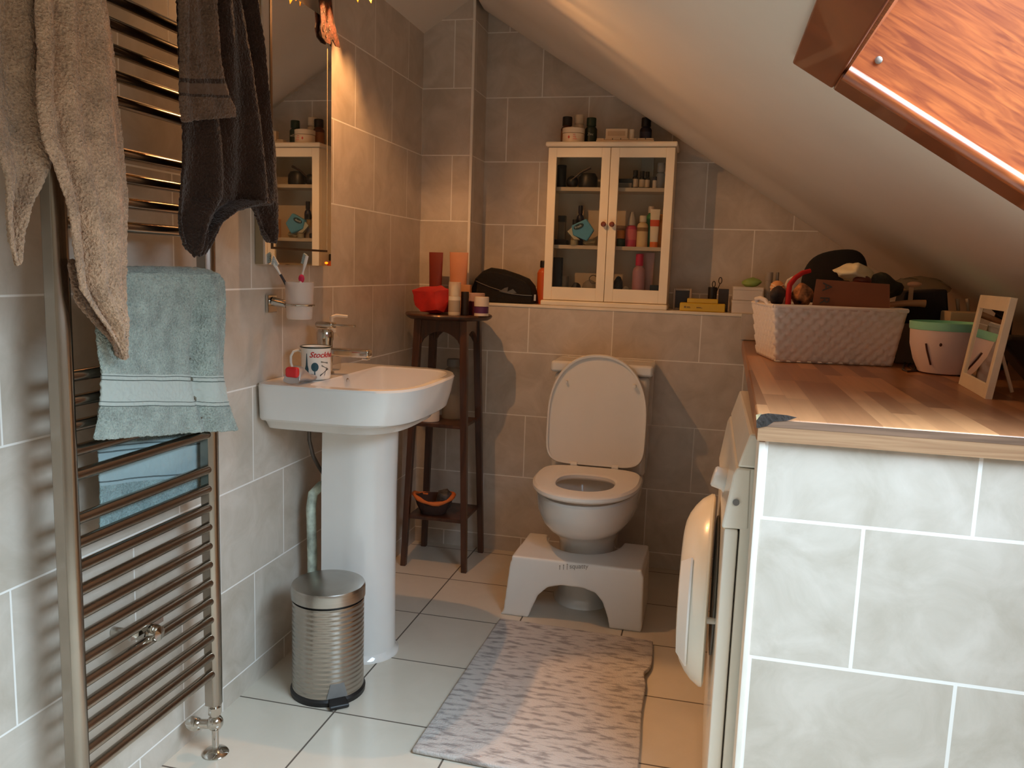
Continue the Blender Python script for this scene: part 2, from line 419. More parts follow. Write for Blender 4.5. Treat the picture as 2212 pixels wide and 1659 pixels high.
m = MB(); m.tube([on_slope(HX0+.004, HY1-.004, -.008), on_slope(HX1, HY1-.004, -.008)], .012, 12); m.build('bead', M_skyl, sk)
m = MB(); sbox(m, HX0, HX1, HY1-.004, HY1+.02, -.004, .30); m.build('lining_board', M_skyl, sk, smooth=False)
m = MB(); sbox(m, HX0, HX1, HY0-.02, HY0+.004, -.004, .30); m.build('lining_board', M_skyl, sk, smooth=False)
m = MB(); sbox(m, HX0-.02, HX0+.004, HY0, HY1, -.004, .30); m.build('lining_board', M_skyl, sk, smooth=False)
m = MB(); sbox(m, HX1-.004, HX1+.02, HY0, HY1, -.004, .30); m.build('lining_board', M_skyl, sk, smooth=False)
m = MB()
for a in ((HX0, HX0+.05, HY0, HY1), (HX1-.05, HX1, HY0, HY1), (HX0+.05, HX1-.05, HY0, HY0+.05), (HX0+.05, HX1-.05, HY1-.05, HY1)): sbox(m, *a, .27, .32)
m.build('sash', M_skyl, sk)
m = MB(); sbox(m, HX0+.05, HX1-.05, HY0+.05, HY1-.05, .292, .298); m.build('pane', glass_mat('window_glass'), sk)
m = MB(); p = on_slope(HX0+.028, HY1-.007, .03); m.sphere(p, .006, 10, (1, .3, 1)); m.build('screw_cover', mat('dull_metal', (150, 140, 130), .5, 1), sk)

# ---------------------------------------------------------------- worktop
wt = thing('worktop', 'butcher-block laminate worktop on the tiled partition, front corner chipped to black', 'worktop', (1.26, YP, .873))
ZT = .913
m = MB()
pts = [(1.236, YP-.008, .873), (XR-.005, YP-.008, .873), (XR-.005, -.002, .873), (1.270, -.002, .873)]
m.prism(pts, (0, 0, ZT-.873)); top = m.build('board', block_wood('butcher_block'), wt, bev=.004)
m = MB(); m.box((1.238, YP-.0095, .874), (XR-.01, YP-.008, ZT-.003)); m.build('edge_strip', wood_mat('edge_laminate', (150, 112, 82), (176, 138, 104), (1.5, 20, 40), .4, .2, 2.5), wt, smooth=False)
m = MB(); m.box((1.2382, YP-.0099, .899), (XR-.01, YP-.0093, ZT-.002)); m.build('edge_band', wood_mat('edge_band_wood', (104, 80, 64), (132, 102, 82), (1.5, 20, 40), .4, .2, 2.5), wt, smooth=False)
m = MB(); q = lambda px, py: on('y', YP-.0106, px, py)
chip = [(1634, 897), (1660, 893), (1700, 897), (1722, 902), (1700, 909), (1672, 911), (1656, 921), (1634, 925)]
m.prism([q(*c) for c in chip], (0, .0012, 0)); m.build('chipped_patch', mat('bare_black_core', (56, 46, 40), .9, var=.3, scale=60, bump=.6, bscale=120), wt, smooth=False)
m = MB(); m.prism([q(*c) for c in [(1633, 896), (1646, 893), (1640, 900), (1634, 908)]], (0, -.0006, 0)); m.build('exposed_chipboard', mat('chipboard', (190, 170, 130), .9, var=.2, scale=80), wt, smooth=False)

# ---------------------------------------------------------------- washing machine
M_wm = mat('appliance_enamel', (240, 234, 220), .25, var=.01, coat=.3)
ws = thing('washing_machine', 'white front-loading washing machine under the worktop, round door ajar', 'washing machine', (1.25, -1.4, 0))
YN, YF = -1.665, -1.09
qq = lambda px, py: on('y', YN, px, py)
fx = qq(1558, 1150).x
prof = [(fx, .012), (fx, qq(1558, 1139).z), (1.262, qq(1558, 1139).z), (1.262, .012)]
m = MB(); m.box((fx+.004, YN, .012), (fx+.03, YF, qq(1558, 1139).z-.002), bev=.006); m.build('front_panel', M_wm, ws)
m = MB(); m.box((fx+.032, YN+.002, .012), (1.80, YF-.002, qq(1592, 1010).z-.001), bev=.004); m.build('body', M_wm, ws)
P_ = [qq(1558, 1139), qq(1562, 1142), qq(1618, 1146), qq(1624, 1014), qq(1592, 1010), qq(1584, 1026)]
m = MB(); m.prism([(p.x, YN+.001, p.z) for p in P_], (0, YF-YN-.002, 0)); m.build('control_panel', M_wm, ws, bev=.004)
P_ = [qq(1593, 1009), qq(1606, 976), qq(1621, 935)]
m = MB(); m.prism([(P_[0].x, YN, P_[0].z), (P_[1].x, YN, P_[1].z), (P_[2].x, YN, .870), (1.80, YN, .870), (1.80, YN, P_[0].z)], (0, YF-YN, 0)); m.build('lid', M_wm, ws, bev=.004)
k = on('y', -1.52, 1566, 1047)
m = MB(); m.lathe((k.x+.022, -1.50, k.z), [(.027, 0), (.027, .018), (.022, .024), (.021, .044), (.018, .047), (0, .047)], 28, (-1, 0, .25)); m.build('dial', M_plastic, ws)
m = MB(); s_ = qq(1590, 1085); m.lathe((s_.x, YN-.0005, s_.z), [(.006, 0), (.006, .002), (0, .002)], 16, (0, -1, 0)); m.build('screw', M_grey, ws)
for (x, y) in ((1.26, -1.62), (1.26, -1.14)):
    m = MB(); m.cyl((x, y, 0), (x, y, .02), .02); m.build('foot', M_black, ws)
# door: a domed ring hinged on its far side, standing a little open
DC = Vector((1.170, -1.385, .468)); ang = math.radians(1.5)
def dpt(r, h, a):           # r radius in door plane, h toward the room, a angle
    v = Vector((-h, r*math.cos(a), r*math.sin(a)))
    return DC + Matrix.Rotation(-ang, 3, 'Z') @ v
n = 56
profl = [(.108, .026), (.112, .042), (.124, .047), (.142, .044), (.160, .037), (.178, .026), (.194, .012), (.206, -.006), (.206, -.012), (.198, -.015), (.150, -.014), (.114, -.004)]
m = MB(); m.loft([[dpt(r, h, 2*PI*j/n) for j in range(n)] for (r, h) in profl+[profl[0]]], False, False); m.build('door', M_wm, ws, label='round door ring standing ajar')
dr = ws.children[-1]
m = MB(); m.loft([[dpt(r, h, 2*PI*j/n) for j in range(n)] for (r, h) in [(.111, .022), (.10, .008), (.085, -.002), (.03, -.008), (.001, -.008)]], False, False)
m.build('door_glass', frost_mat('smoked_glass', (196, 192, 184), .8), dr)
m = MB(); L0 = [dpt(.188, .020, PI+math.radians(a)) for a in range(-38, 39, 4)]; L1 = [dpt(.160, .040, PI+math.radians(a)) for a in range(-38, 39, 4)]
m.loft([L0, L1, [p+Vector((-.004, 0, 0)) for p in L1], [p+Vector((-.004, 0, 0)) for p in L0], L0], False, False, close=False); m.build('door_handle', M_plastic, dr)
m = MB(); lp = dpt(.175, -.014, PI); m.cyl(lp, lp+Vector((.03, 0, 0)), .007, .005, 12); m.build('latch', M_plastic, dr)
m = MB(); m.lathe((fx+.003, -1.375, .475), [(.150, 0), (.150, .0035), (.142, .0045), (.135, 0), (.12, -.004)], 40, (-1, 0, 0)); m.build('door_seal', mat('rubber_grey', (170, 166, 160), .6), ws)

# ---------------------------------------------------------------- toilet
TX = .775
to = thing('toilet', 'white ceramic close-coupled toilet with its lid up, against the back wall', 'toilet', (TX, -.3, 0))
rg = []
for (z, rx, yf, yb) in [(0, .112, -.500, -.04), (.012, .110, -.497, -.04), (.03, .100, -.485, -.04), (.15, .094, -.480, -.04), (.22, .100, -.500, -.03), (.262, .120, -.545, -.03), (.285, .140, -.612, -.03), (.315, .160, -.648, -.03), (.36, .175, -.670, -.03), (.405, .178, -.674, -.03), (.412, .172, -.668, -.035)]:
    rg.append(ring(TX, -.34, z, rx, yf, yb))
for (z, rx, yf, yb) in [(.412, .120, -.625, -.27), (.40, .118, -.62, -.275), (.33, .100, -.59, -.30), (.27, .06, -.50, -.32), (.24, .03, -.45, -.35)]:
    rg.append(ring(TX, -.40, z, rx, yf, yb, pb=2.2))
MB().loft(rg).build('bowl', M_white, to)
m = MB(); st = [(.424, .176, -.676, -.265, .104, -.605, -.365), (.430, .182, -.682, -.260, .099, -.600, -.37), (.440, .182, -.682, -.260, .099, -.600, -.37), (.447, .174, -.672, -.266, .108, -.610, -.36)]
o_ = [ring(TX, -.42, z, a, b, c, pb=4) for (z, a, b, c, d, e, f) in st]; i_ = [ring(TX, -.47, z, d, e, f, pb=2.6) for (z, a, b, c, d, e, f) in st]
m.loft(o_+list(reversed(i_))+[o_[0]], False, False); m.build('seat', M_plastic, to)
for sx in (-.075, .075): m = MB(); m.cyl((TX+sx-.012, -.252, .448), (TX+sx+.012, -.252, .448), .010, n=14); m.box((TX+sx-.010, -.262, .412), (TX+sx+.010, -.242, .448), bev=.003); m.build('hinge', M_plastic, to)
# lid leaning back on the cistern
LX = TX-.004; lb = Vector((LX, -.245, .446)); lt = Vector((LX, -.212, .852)); ux = Vector((1, 0, 0)); uv = (lt-lb); Ll = uv.length; uv.normalize(); un = ux.cross(uv)
def lidring(sc, h):
    out = []
    for j in range(64):
        a = 2*PI*j/64; ca, sa = math.cos(a), math.sin(a); p = 2.25 if sa > 0 else 6
        x = abs(ca)**(2/p)*.182*(1 if ca >= 0 else -1); y = abs(sa)**(2/p)*(.235 if sa > 0 else Ll-.235)*(1 if sa > 0 else -1)
        out.append(lb + ux*(x*sc) + uv*((Ll-.235)+y*sc) + un*h)
    return out
m = MB(); m.loft([lidring(.97, 0.0), lidring(.955, .008), lidring(.985, .009), lidring(1, .003), lidring(1, -.008), lidring(.97, -.014), lidring(.5, -.018)]); m.build('lid', M_plastic, to)
for (px, py) in ((1224, 824), (1371, 834)):
    a = on('y', -.222, px, py)
    m = MB(); m.cyl(a+Vector((0, .006, 0)), a+Vector((0, -.016 if px > 1300 else -.009, 0)), .008 if px > 1300 else .005, .006 if px > 1300 else .0045, 14); m.build('buffer', M_plastic, to)
m = MB(); m.box((TX-.176, -.182, .40), (TX+.176, -.004, .776), bev=.02, seg=4); m.build('cistern', M_white, to)
m = MB(); m.box((TX-.188, -.195, .776), (TX+.188, -.002, .818), bev=.012, seg=4); cl_ = m.build('cistern_lid', M_white, to)

# squatting stool
sq = thing('toilet_stool', 'white plastic squatting step stool with arched front, pushed under the toilet bowl', 'stool', (TX, -.6, 0))
yf = -.615; ft = .012
def arch(y, e=0):
    pts = [(.528+e, y, 0), (.538+e, y, .015), (.556+e, y, .185), (.572+e, y, .203), (.985-e, y, .203), (.996-e, y, .185), (1.0-e, y, .015), (.998-e, y, 0)]
    pts += [(.894, y, 0), (.887, y, .035), (.868, y, .085), (.845, y, .112), (.80, y, .125), (.73, y, .125), (.685, y, .112), (.655, y, .082), (.636, y, .035), (.624, y, 0)]
    return pts
m = MB(); m.prism(arch(yf), (0, ft, 0))
m.prism([(.528, yf, 0), (.538, yf, .015), (.556, yf, .185), (.572, yf, .203), (.584, yf, .203), (.568, yf, .185), (.550, yf, .015), (.540, yf, 0)], (0, .26, 0))
m.prism([(.998, yf, 0), (1.0, yf, .015), (.996, yf, .185), (.985, yf, .203), (.973, yf, .203), (.984, yf, .185), (.988, yf, .015), (.986, yf, 0)], (0, .26, 0))
tp = [(.560, yf, .198), (.990, yf, .198), (.992, yf+.26, .198), (.935, yf+.26, .198)]
for j in range(0, 17):
    a = PI*j/16; tp.append((TX-.005+math.cos(a)*.135, yf+.26-math.sin(a)*.165, .198))
tp += [(.625, yf+.26, .198), (.566, yf+.26, .198)]
m.prism(tp, (0, 0, .010))
m.build('body', M_plastic, sq, remesh=.0042)
m = MB(); m.tube([(TX-.005+math.cos(PI*j/16)*.136, yf+.26-math.sin(PI*j/16)*.166, .19) for j in range(17)], .007, 8); m.build('notch_rim', M_plastic, sq)
Mlogo = mat('grey_print', (150, 142, 134), .6)
def lg(v): 
    p = on('y', yf-.0012, 1222+v.x*1000, 1228-v.y*1000); return Vector((p.x, yf-.0012+v.z*.2, p.z))
text('printed_logo', 'squatty', .014, lambda v: lg(Vector((v.x+.008, v.y, v.z))), Mlogo, sq)
m = MB()
for i, (a, h) in enumerate(((1211, 6), (1219, 9), (1227, 12))):
    p = on('y', yf-.001, a-2, 1228); m.sphere((p.x, yf-.001, p.z+.004+h*.0008), .0022, 8, (1, .2, 1)); m.box((p.x-.001, yf-.0015, p.z-.004), (p.x+.001, yf-.0005, p.z+.003+h*.0006))
m.build('printed_figures', Mlogo, sq, smooth=False)

# ---------------------------------------------------------------- bath mat
m, N_, L_, P__ = nt('mat_weave')
tc = N_.new('ShaderNodeTexCoord'); mp = N_.new('ShaderNodeMapping'); mp.inputs['Scale'].default_value = (20, 66, 1); L_.new(tc.outputs['Object'], mp.inputs[0])
n1 = N_.new('ShaderNodeTexNoise'); n1.inputs['Scale'].default_value = 1; n1.inputs['Detail'].default_value = 3; L_.new(mp.outputs[0], n1.inputs[0])
r1 = N_.new('ShaderNodeValToRGB'); r1.color_ramp.elements[0].position = .36; r1.color_ramp.elements[1].position = .52
r1.color_ramp.elements[0].color = srgb(146, 139, 135); r1.color_ramp.elements[1].color = srgb(194, 187, 181); L_.new(n1.outputs[0], r1.inputs[0]); L_.new(r1.outputs[0], P__.inputs['Base Color'])
P__.inputs['Roughness'].default_value = .95
b1 = N_.new('ShaderNodeTexNoise'); b1.inputs['Scale'].default_value = 220; L_.new(tc.outputs['Object'], b1.inputs[0]); bb = N_.new('ShaderNodeBump'); bb.inputs['Strength'].default_value = .7; bb.inputs['Distance'].default_value = .004
L_.new(b1.outputs[0], bb.inputs['Height']); L_.new(bb.outputs[0], P__.inputs['Normal']); matw = m
m = MB(); NX, NY = 30, 44
C4 = [(.543, -.672), (1.040, -.690), (1.050, -1.475), (.527, -1.455)]
G = []
for j in range(NY+1):
    row = []
    for i in range(NX+1):
        u = i/NX; v = j/NY
        x = (1-v)*((1-u)*C4[0][0]+u*C4[1][0])+v*((1-u)*C4[3][0]+u*C4[2][0]); y = (1-v)*((1-u)*C4[0][1]+u*C4[1][1])+v*((1-u)*C4[3][1]+u*C4[2][1])
        x += .006*math.sin(v*9)*u*(1-.4*v); z = .008+.0025*noise.noise(Vector((x*9, y*9, 0)))
        k_ = math.exp(-((v-.3)/.05)**2)*max(0, u-.86)/.14; x -= .014*k_; z += .008*k_
        row.append(m.bm.verts.new((x, y, z)))
    G.append(row)
for j in range(NY):
    for i in range(NX): m.bm.faces.new((G[j][i], G[j][i+1], G[j+1][i+1], G[j+1][i]))
tag(m.build('bath_mat', matw, solid=.012, bev=.004), 'rectangular grey and white flecked bath mat on the floor before the toilet', 'bath mat')

# ---------------------------------------------------------------- basin with pedestal
ba = thing('wash_basin', 'white ceramic wash basin on its pedestal, fixed to the left tiled wall', 'basin', (.2, -.98, 0))
def bring(z, x1, y0, y1, x0=.0, n=64, px_=5, ins=0):
    "rounded plan: wall side at x0, front bows out to x1, between y0 and y1"
    out = []; cy = (y0+y1)/2; hy = (y1-y0)/2; cx = x0+(x1-x0)*.42
    for j in range(n):
        a = 2*PI*j/n; ca, sa = math.cos(a), math.sin(a)
        if ca >= 0: p = 3.6; rx = x1-cx
        else: p = 14; rx = cx-x0
        out.append(Vector((cx+abs(ca)**(2/p)*rx*(1 if ca >= 0 else -1), cy+abs(sa)**(2/p)*hy*(1 if sa >= 0 else -1), z)))
    return out
ZB = .829; y0, y1 = -1.258, -.712
rg = [bring(.700, .350, y0+.060, y1-.060, .004), bring(.704, .362, y0+.050, y1-.050, .003), bring(.722, .372, y0+.036, y1-.036, .002), bring(.729, .380, y0+.030, y1-.030, .002), bring(.731, .398, y0+.010, y1-.010, .002), bring(.737, .404, y0+.004, y1-.004, .001), bring(.78, .416, y0, y1, .001),
      bring(ZB-.006, .424, y0-.003, y1+.003, .001), bring(ZB, .420, y0, y1, .002)]
rg += [bring(ZB, .402, y0+.035, y1-.035, .135), bring(ZB-.006, .396, y0+.040, y1-.040, .140), bring(ZB-.06, .378, y0+.055, y1-.055, .15), bring(ZB-.105, .34, y0+.09, y1-.09, .18), bring(ZB-.118, .28, y0+.20, y1-.20, .22)]
MB().loft(rg).build('bowl', M_white, ba)
rg = []
for (z, hw, x1) in [(0, .104, .304), (.008, .103, .303), (.02, .094, .294), (.2, .092, .292), (.5, .092, .292), (.702, .094, .296)]:
    pts = []
    for j in range(32):
        a = -PI/2+PI*j/31; pts.append(Vector((x1-.11+.11*math.cos(a), -.985+hw*math.sin(a), z)))
    pts.append(Vector((x1-.187, -.985+hw, z))); pts.append(Vector((x1-.187, -.985-hw, z))); rg.append(pts)
MB().loft(rg).build('pedestal', M_white, ba)
ov = on('x', .143, 743, 830)
m = MB(); m.lathe((.139, -.985, ZB-.022), [(.012, 0), (.012, .003), (.009, .004), (.008, .001), (0, .001)], 20, (1, 0, .1), sx=1); m.build('overflow_ring', M_chrome, ba)
m = MB(); m.lathe((.25, -.98, ZB-.116), [(.02, 0), (.022, .003), (.015, .004), (0, .005)], 20); m.build('drain_cover', M_chrome, ba)

tp_ = thing('mixer_tap', 'chrome single-lever mixer tap on the basin', 'tap', (.075, -1.0, ZB))
TYc = -.985
m = MB(); m.lathe((.07, TYc, ZB), [(.027, 0), (.027, .004), (.022, .006), (.022, .095), (.024, .098), (.024, .12), (.018, .128), (0, .129)], 28); m.build('tap_body', M_chrome, tp_)
m = MB(); m.box((.075, TYc-.017, ZB+.052), (.212, TYc+.017, ZB+.076), bev=.007, seg=3); m.box((.188, TYc-.011, ZB+.046), (.208, TYc+.011, ZB+.054), bev=.003); m.build('spout', M_chrome, tp_)
m = MB(); m.box((.045, TYc-.018, ZB+.132), (.10, TYc+.018, ZB+.150), bev=.007, seg=3); m.box((.095, TYc-.008, ZB+.138), (.165, TYc+.008, ZB+.145), bev=.003); m.build('lever', M_chrome, tp_)

# soap pump
sp = thing('soap_dispenser', 'soap bottle with a clear pump head, behind the tap on the basin', 'soap dispenser', (.05, -.90, ZB))
m = MB(); m.lathe((.05, -.90, ZB), [(.026, 0), (.028, .006), (.028, .09), (.014, .108), (.012, .115), (0, .115)], 24); m.build('bottle', frost_mat('clear_soap', (205, 190, 172), .35), sp)
m = MB(); m.cyl((.05, -.90, ZB+.112), (.05, -.90, ZB+.160), .006); m.cyl((.05, -.90, ZB+.113), (.05, -.90, ZB+.124), .014); m.tube([(.05, -.90, ZB+.158), (.06, -.89, ZB+.163), (.088, -.872, ZB+.160)], .005, 10); m.build('pump', frost_mat('clear_pump', (240, 228, 210), .75), sp)

# enamel mug
mg = thing('enamel_mug', 'white enamel mug printed Stockholm with a dark rim, left of the tap', 'mug', (.10, -1.085, ZB))
MC = Vector((.100, -1.100, ZB+.001)); mr = .040; mh = .088
prof = [(mr-.004, 0), (mr-.001, .003), (mr, .01), (mr, mh-.004), (mr+.003, mh), (mr+.001, mh+.002), (mr-.002, mh-.001), (mr-.003, mh-.006), (mr-.004, .006), (0, .004)]
m = MB(); m.lathe(MC, prof, 40); m.build('cup', mat('white_enamel', (238, 235, 226), .18, var=.01, coat=.4), mg)
m = MB(); m.tube([MC+Vector(((mr+.0015)*math.cos(a), (mr+.0015)*math.sin(a), mh)) for a in [2*PI*j/40 for j in range(41)]], .0022, 8, False); m.build('rim', mat('rim_green', (40, 52, 48), .3), mg)
hd = (RT*-1).normalized(); hd.z = 0; hd.normalize(); hd = Matrix.Rotation(math.radians(6), 3, 'Z') @ hd
m = MB(); m.tube([MC+hd*(mr-.003+r)+Vector((0, 0, z)) for (r, z) in ((.0, .072), (.012, .077), (.024, .073), (.031, .06), (.031, .042), (.026, .027), (.014, .016), (.0, .018))], .0035, 8); m.build('handle', _mc['white_enamel'], mg)
view = Vector((CAM.x-MC.x, CAM.y-MC.y, 0)).normalized(); va = math.atan2(view.y, view.x)
def onmug(v, r=mr+.0006):   # v.x runs around the mug, left to right as seen from the front
    a = va+.02 + v.x/mr; return MC+Vector(((r+v.z)*math.cos(a), (r+v.z)*math.sin(a), v.y))
Mred = mat('print_red', (198, 44, 38), .5); Mteal = mat('print_teal', (38, 84, 98), .5); Mgry = mat('print_grey', (120, 124, 116), .5); Mdk = mat('print_dark', (50, 54, 52), .5)
text('printed_name', 'Stockholm', .021, lambda v: onmug(Vector((v.x-.019, v.y+.062, v.z*.3))), Mred, mg, shear=.35, font_bold=True)
def patch(pts, mm, name):
    m = MB()
    # fan of thin cells so the print follows the curve
    ring_ = [onmug(Vector((x, y, 0))) for x, y in pts]
    cxx = sum(p[0] for p in pts)/len(pts); cyy = sum(p[1] for p in pts)/len(pts)
    cv = m.bm.verts.new(onmug(Vector((cxx, cyy, .0004)))); vs = [m.bm.verts.new(p) for p in ring_]
    for i in range(len(vs)): m.bm.faces.new((vs[i], vs[(i+1) % len(vs)], cv))
    return m.build(name, mm, mg, smooth=False)
patch([(-.004+.010*math.cos(2*PI*j/16), .036+.012*math.sin(2*PI*j/16)*(1 if j < 8 else 1.05)) for j in range(16)], Mteal, 'printed_tree')
patch([(-.0052, .030), (-.0028, .030), (-.0022, .010), (-.0058, .010)], Mteal, 'printed_trunk')
patch([(-.028, .072), (-.026, .072), (-.024, .04), (-.021, .03), (-.021, .009), (-.033, .009), (-.033, .03), (-.030, .04)], Mteal, 'printed_tower')
for k_, (a, b) in enumerate((((.012, .050), (.034, .046)), ((.014, .040), (.036, .028)), ((.010, .012), (.034, .03)), ((.022, .012), (.03, .034)))):
    patch([(a[0], a[1]-.0022), (b[0], b[1]-.0022), (b[0], b[1]+.0022), (a[0], a[1]+.0022)], Mgry if k_ < 2 else Mdk, 'printed_boat')

# red and silver toothpaste tube, curled on the rim
tpst = thing('toothpaste_tube', 'curled red and silver toothpaste tube at the near edge of the basin', 'toothpaste tube', (.09, -1.22, ZB))
a = Vector((.075, -1.232, ZB+.001)); 
m = MB(); rg = []
for k in range(9):
    t = k/8; cx = a + Vector((.02+.045*t*.3, .022*t, 0)); w = .026*(1-.15*t); h = .010+.018*math.sin(PI*min(1, t*1.2))*(1-.4*t)
    rg.append([cx+Vector((w*math.cos(2*PI*j/14)*.9, .0+.004*t*k, h+h*.9*math.sin(2*PI*j/14))) + Vector((0, .0035*k, 0)) for j in range(14)])
m.loft(rg); m.rough(.003, 60); m.build('tube_foil', mat('silver_foil', (200, 192, 188), .3, .6), tpst)
m = MB(); m.box((a.x+.004, a.y-.0045, ZB+.018), (a.x+.04, a.y+.014, ZB+.046), bev=.007, seg=3); m.rough(.002, 70, 3); m.build('red_wrap', mat('red_wrap', (206, 40, 42), .35), tpst)

# tooth mug holder, tumbler, brushes
hl = thing('tumbler_holder', 'chrome wall bracket for the toothbrush tumbler, on the left tiles', 'holder', (0, -1.17, 1.03))
m = MB(); m.box((.001, -1.195, 1.010), (.010, -1.147, 1.058), bev=.003); m.build('wall_plate', M_chrome, hl)
m = MB(); m.cyl((.009, -1.170, 1.040), (.045, -1.163, 1.034), .013, .010, 20); m.build('arm', M_chrome, hl)
TC = Vector((.082, -1.160, 0))
m = MB(); ringp = [TC+Vector((.0385*math.cos(2*PI*j/32), .0385*math.sin(2*PI*j/32), 1.034)) for j in range(33)]; m.tube(ringp, .003, 8, False); m.build('hoop', M_chrome, hl)
tb = thing('toothbrush_tumbler', 'frosted glass tumbler holding two toothbrushes in the wall holder', 'tumbler', (TC.x, TC.y, .998))
m = MB(); m.lathe((TC.x, TC.y, .996), [(.031, 0), (.0335, .004), (.0355, .04), (.0375, .098), (.0345, .098), (.031, .012), (0, .010)], 32); m.build('glass', frost_mat('frosted_glass', (225, 212, 202), .5), tb)
def brush(p0, p1, m1, m2, label, facing, colr):
    t = thing('toothbrush', label, 'toothbrush', p0, 'toothbrushes in the wall tumbler')
    p0 = Vector(p0); p1 = Vector(p1); d = p1-p0
    m = MB(); m.tube([p0+d*k/10 for k in range(8)], lambda s: .0035+.0025*math.sin(PI*min(1, s*1.1))**2, 10); m.build('handle', m1, t)
    m = MB(); m.tube([p0+d*.68, p0+d*.76, p0+d*.86, p0+d*.93, p1], lambda s: .0028 if s < .5 else .0048, 10); m.build('neck', m2, t)
    f = Vector(facing); m = MB()
    for k in range(5):
        q_ = p0+d*(.86+.033*k); m.cyl(q_, q_+f*.013, .0042, .0045, 8)
    m.build('bristles', colr, t)
    if 'pink' in label:
        m = MB(); q_ = p0+d*.60; m.sphere(q_, .0085, 12, (1, .8, 1.4)); m.build('grip_pad', mat('pink_grip', (214, 40, 92), .4), t)
Mbr = mat('brush_black', (40, 30, 30), .4); Mwh = mat('brush_white', (232, 226, 220), .3); Mbl = mat('bristle_grey', (150, 165, 165), .8)
p1 = on('y', -1.20, 585, 556); brush((TC.x+.005, TC.y+.006, 1.012), p1, Mbr, Mwh, 'black-handled toothbrush leaning left in the tumbler', (.6, 0, .5), mat('bristle_dark', (190, 190, 188), .8))
p1 = on('y', -1.13, 663, 553); brush((TC.x-.012, TC.y-.012, 1.012), p1, Mwh, Mwh, 'white and pink toothbrush leaning right in the tumbler', (-.7, 0, .4), Mbl)

# pipes behind the pedestal
pp = thing('waste_pipe', 'pale painted pipe with an elbow rising beside the basin pedestal', 'pipe', (.05, -1.03, 0))
m = MB(); m.tube([(.055, -1.030, 0), (.055, -1.035, .3), (.055, -1.042, .44), (.058, -1.036, .480), (.070, -1.015, .498), (.10, -.985, .500)], .0145, 12); m.build('pipe', mat('flaking_paint', (196, 206, 190), .6, var=.3, scale=30, bump=.6, bscale=60), pp)
m = MB(); m.cyl((.10, -.99, .5), (.10, -.99, .0), .012); m.build('riser', mat('beige_pipe', (188, 172, 150), .5), pp)
hs = thing('supply_hose', 'dark flexible water hose curving down under the basin', 'hose', (.1, -1.03, .6))
m = MB(); a = on('x', .06, 668, 950); b = on('x', .07, 700, 1025)
m.tube([a+Vector((0, 0, .06)), a, a.lerp(b, .35)+Vector((0, -.008, -.01)), a.lerp(b, .7)+Vector((0, -.004, -.008)), b, b+Vector((.01, .03, -.04))], .0055, 10); m.build('hose', mat('braided_hose', (96, 86, 78), .4, .6), hs)
m = MB(); m.lathe(b+Vector((0, 0, -.004)), [(.011, -.02), (.011, .012), (.007, .015)], 6); m.build('nut', M_chrome, hs)

# ---------------------------------------------------------------- pedal bin
bn = thing('pedal_bin', 'brushed steel pedal bin with closed lid, beside the basin pedestal', 'bin', (.213, -1.235, 0))
BC = Vector((.203, -1.232, 0)); br = .095
m_, N_, L_, P__ = nt('hammered_steel')
P__.inputs['Metallic'].default_value = 1; P__.inputs['Roughness'].default_value = .24; P__.inputs['Base Color'].default_value = srgb(176, 170, 162)
tc = N_.new('ShaderNodeTexCoord'); sx = N_.new('ShaderNodeSeparateXYZ'); L_.new(tc.outputs['Object'], sx.inputs[0])
wv = N_.new('ShaderNodeTexWave'); wv.bands_direction = 'Z'; wv.inputs['Scale'].default_value = 24; wv.inputs['Distortion'].default_value = .6; wv.inputs['Detail'].default_value = 1; L_.new(tc.outputs['Object'], wv.inputs[0])
bb = N_.new('ShaderNodeBump'); bb.inputs['Strength'].default_value = .35; bb.inputs['Distance'].default_value = .003; L_.new(wv.outputs['Fac'], bb.inputs['Height']); L_.new(bb.outputs[0], P__.inputs['Normal'])
m = MB(); m.lathe(BC, [(br, .012), (br, .262), (br-.003, .262), (br-.003, .26)], 64); m.build('drum', m_, bn)
m = MB(); m.lathe(BC, [(br+.004, 0), (br+.005, .012), (br+.001, .018), (0, .018)], 48); m.build('base_ring', M_black, bn)
m = MB(); m.lathe(BC, [(br-.004, .262), (br-.004, .268)], 48); m.build('neck_ring', M_black, bn)
m = MB(); m.lathe(BC, [(br-.001, .267), (br+.003, .269), (br+.003, .295), (br, .302), (br*.6, .307), (0, .309)], 64); m.build('lid', M_steel, bn)
pd = Matrix.Rotation(math.radians(14), 3, 'Z') @ Vector((CAM.x-BC.x, CAM.y-BC.y, 0)).normalized(); ps = Vector((0, 0, 1)).cross(pd)
m = MB(); b0 = BC+pd*(br-.004); 
m.prism([b0-ps*.022+Vector((0, 0, .014)), b0+ps*.022+Vector((0, 0, .014)), b0+pd*.03+ps*.026+Vector((0, 0, .002)), b0+pd*.03-ps*.026+Vector((0, 0, .002))], (0, 0, .010)); m.build('pedal', M_black, bn, bev=.003)
m = MB(); b0 = BC+pd*(br+.001); m.prism([b0-ps*.028+Vector((0, 0, .022)), b0+ps*.028+Vector((0, 0, .022)), b0+ps*.018+Vector((0, 0, .060)), b0-ps*.018+Vector((0, 0, .060))], pd*-.006); m.build('pedal_slot', M_grey, bn)

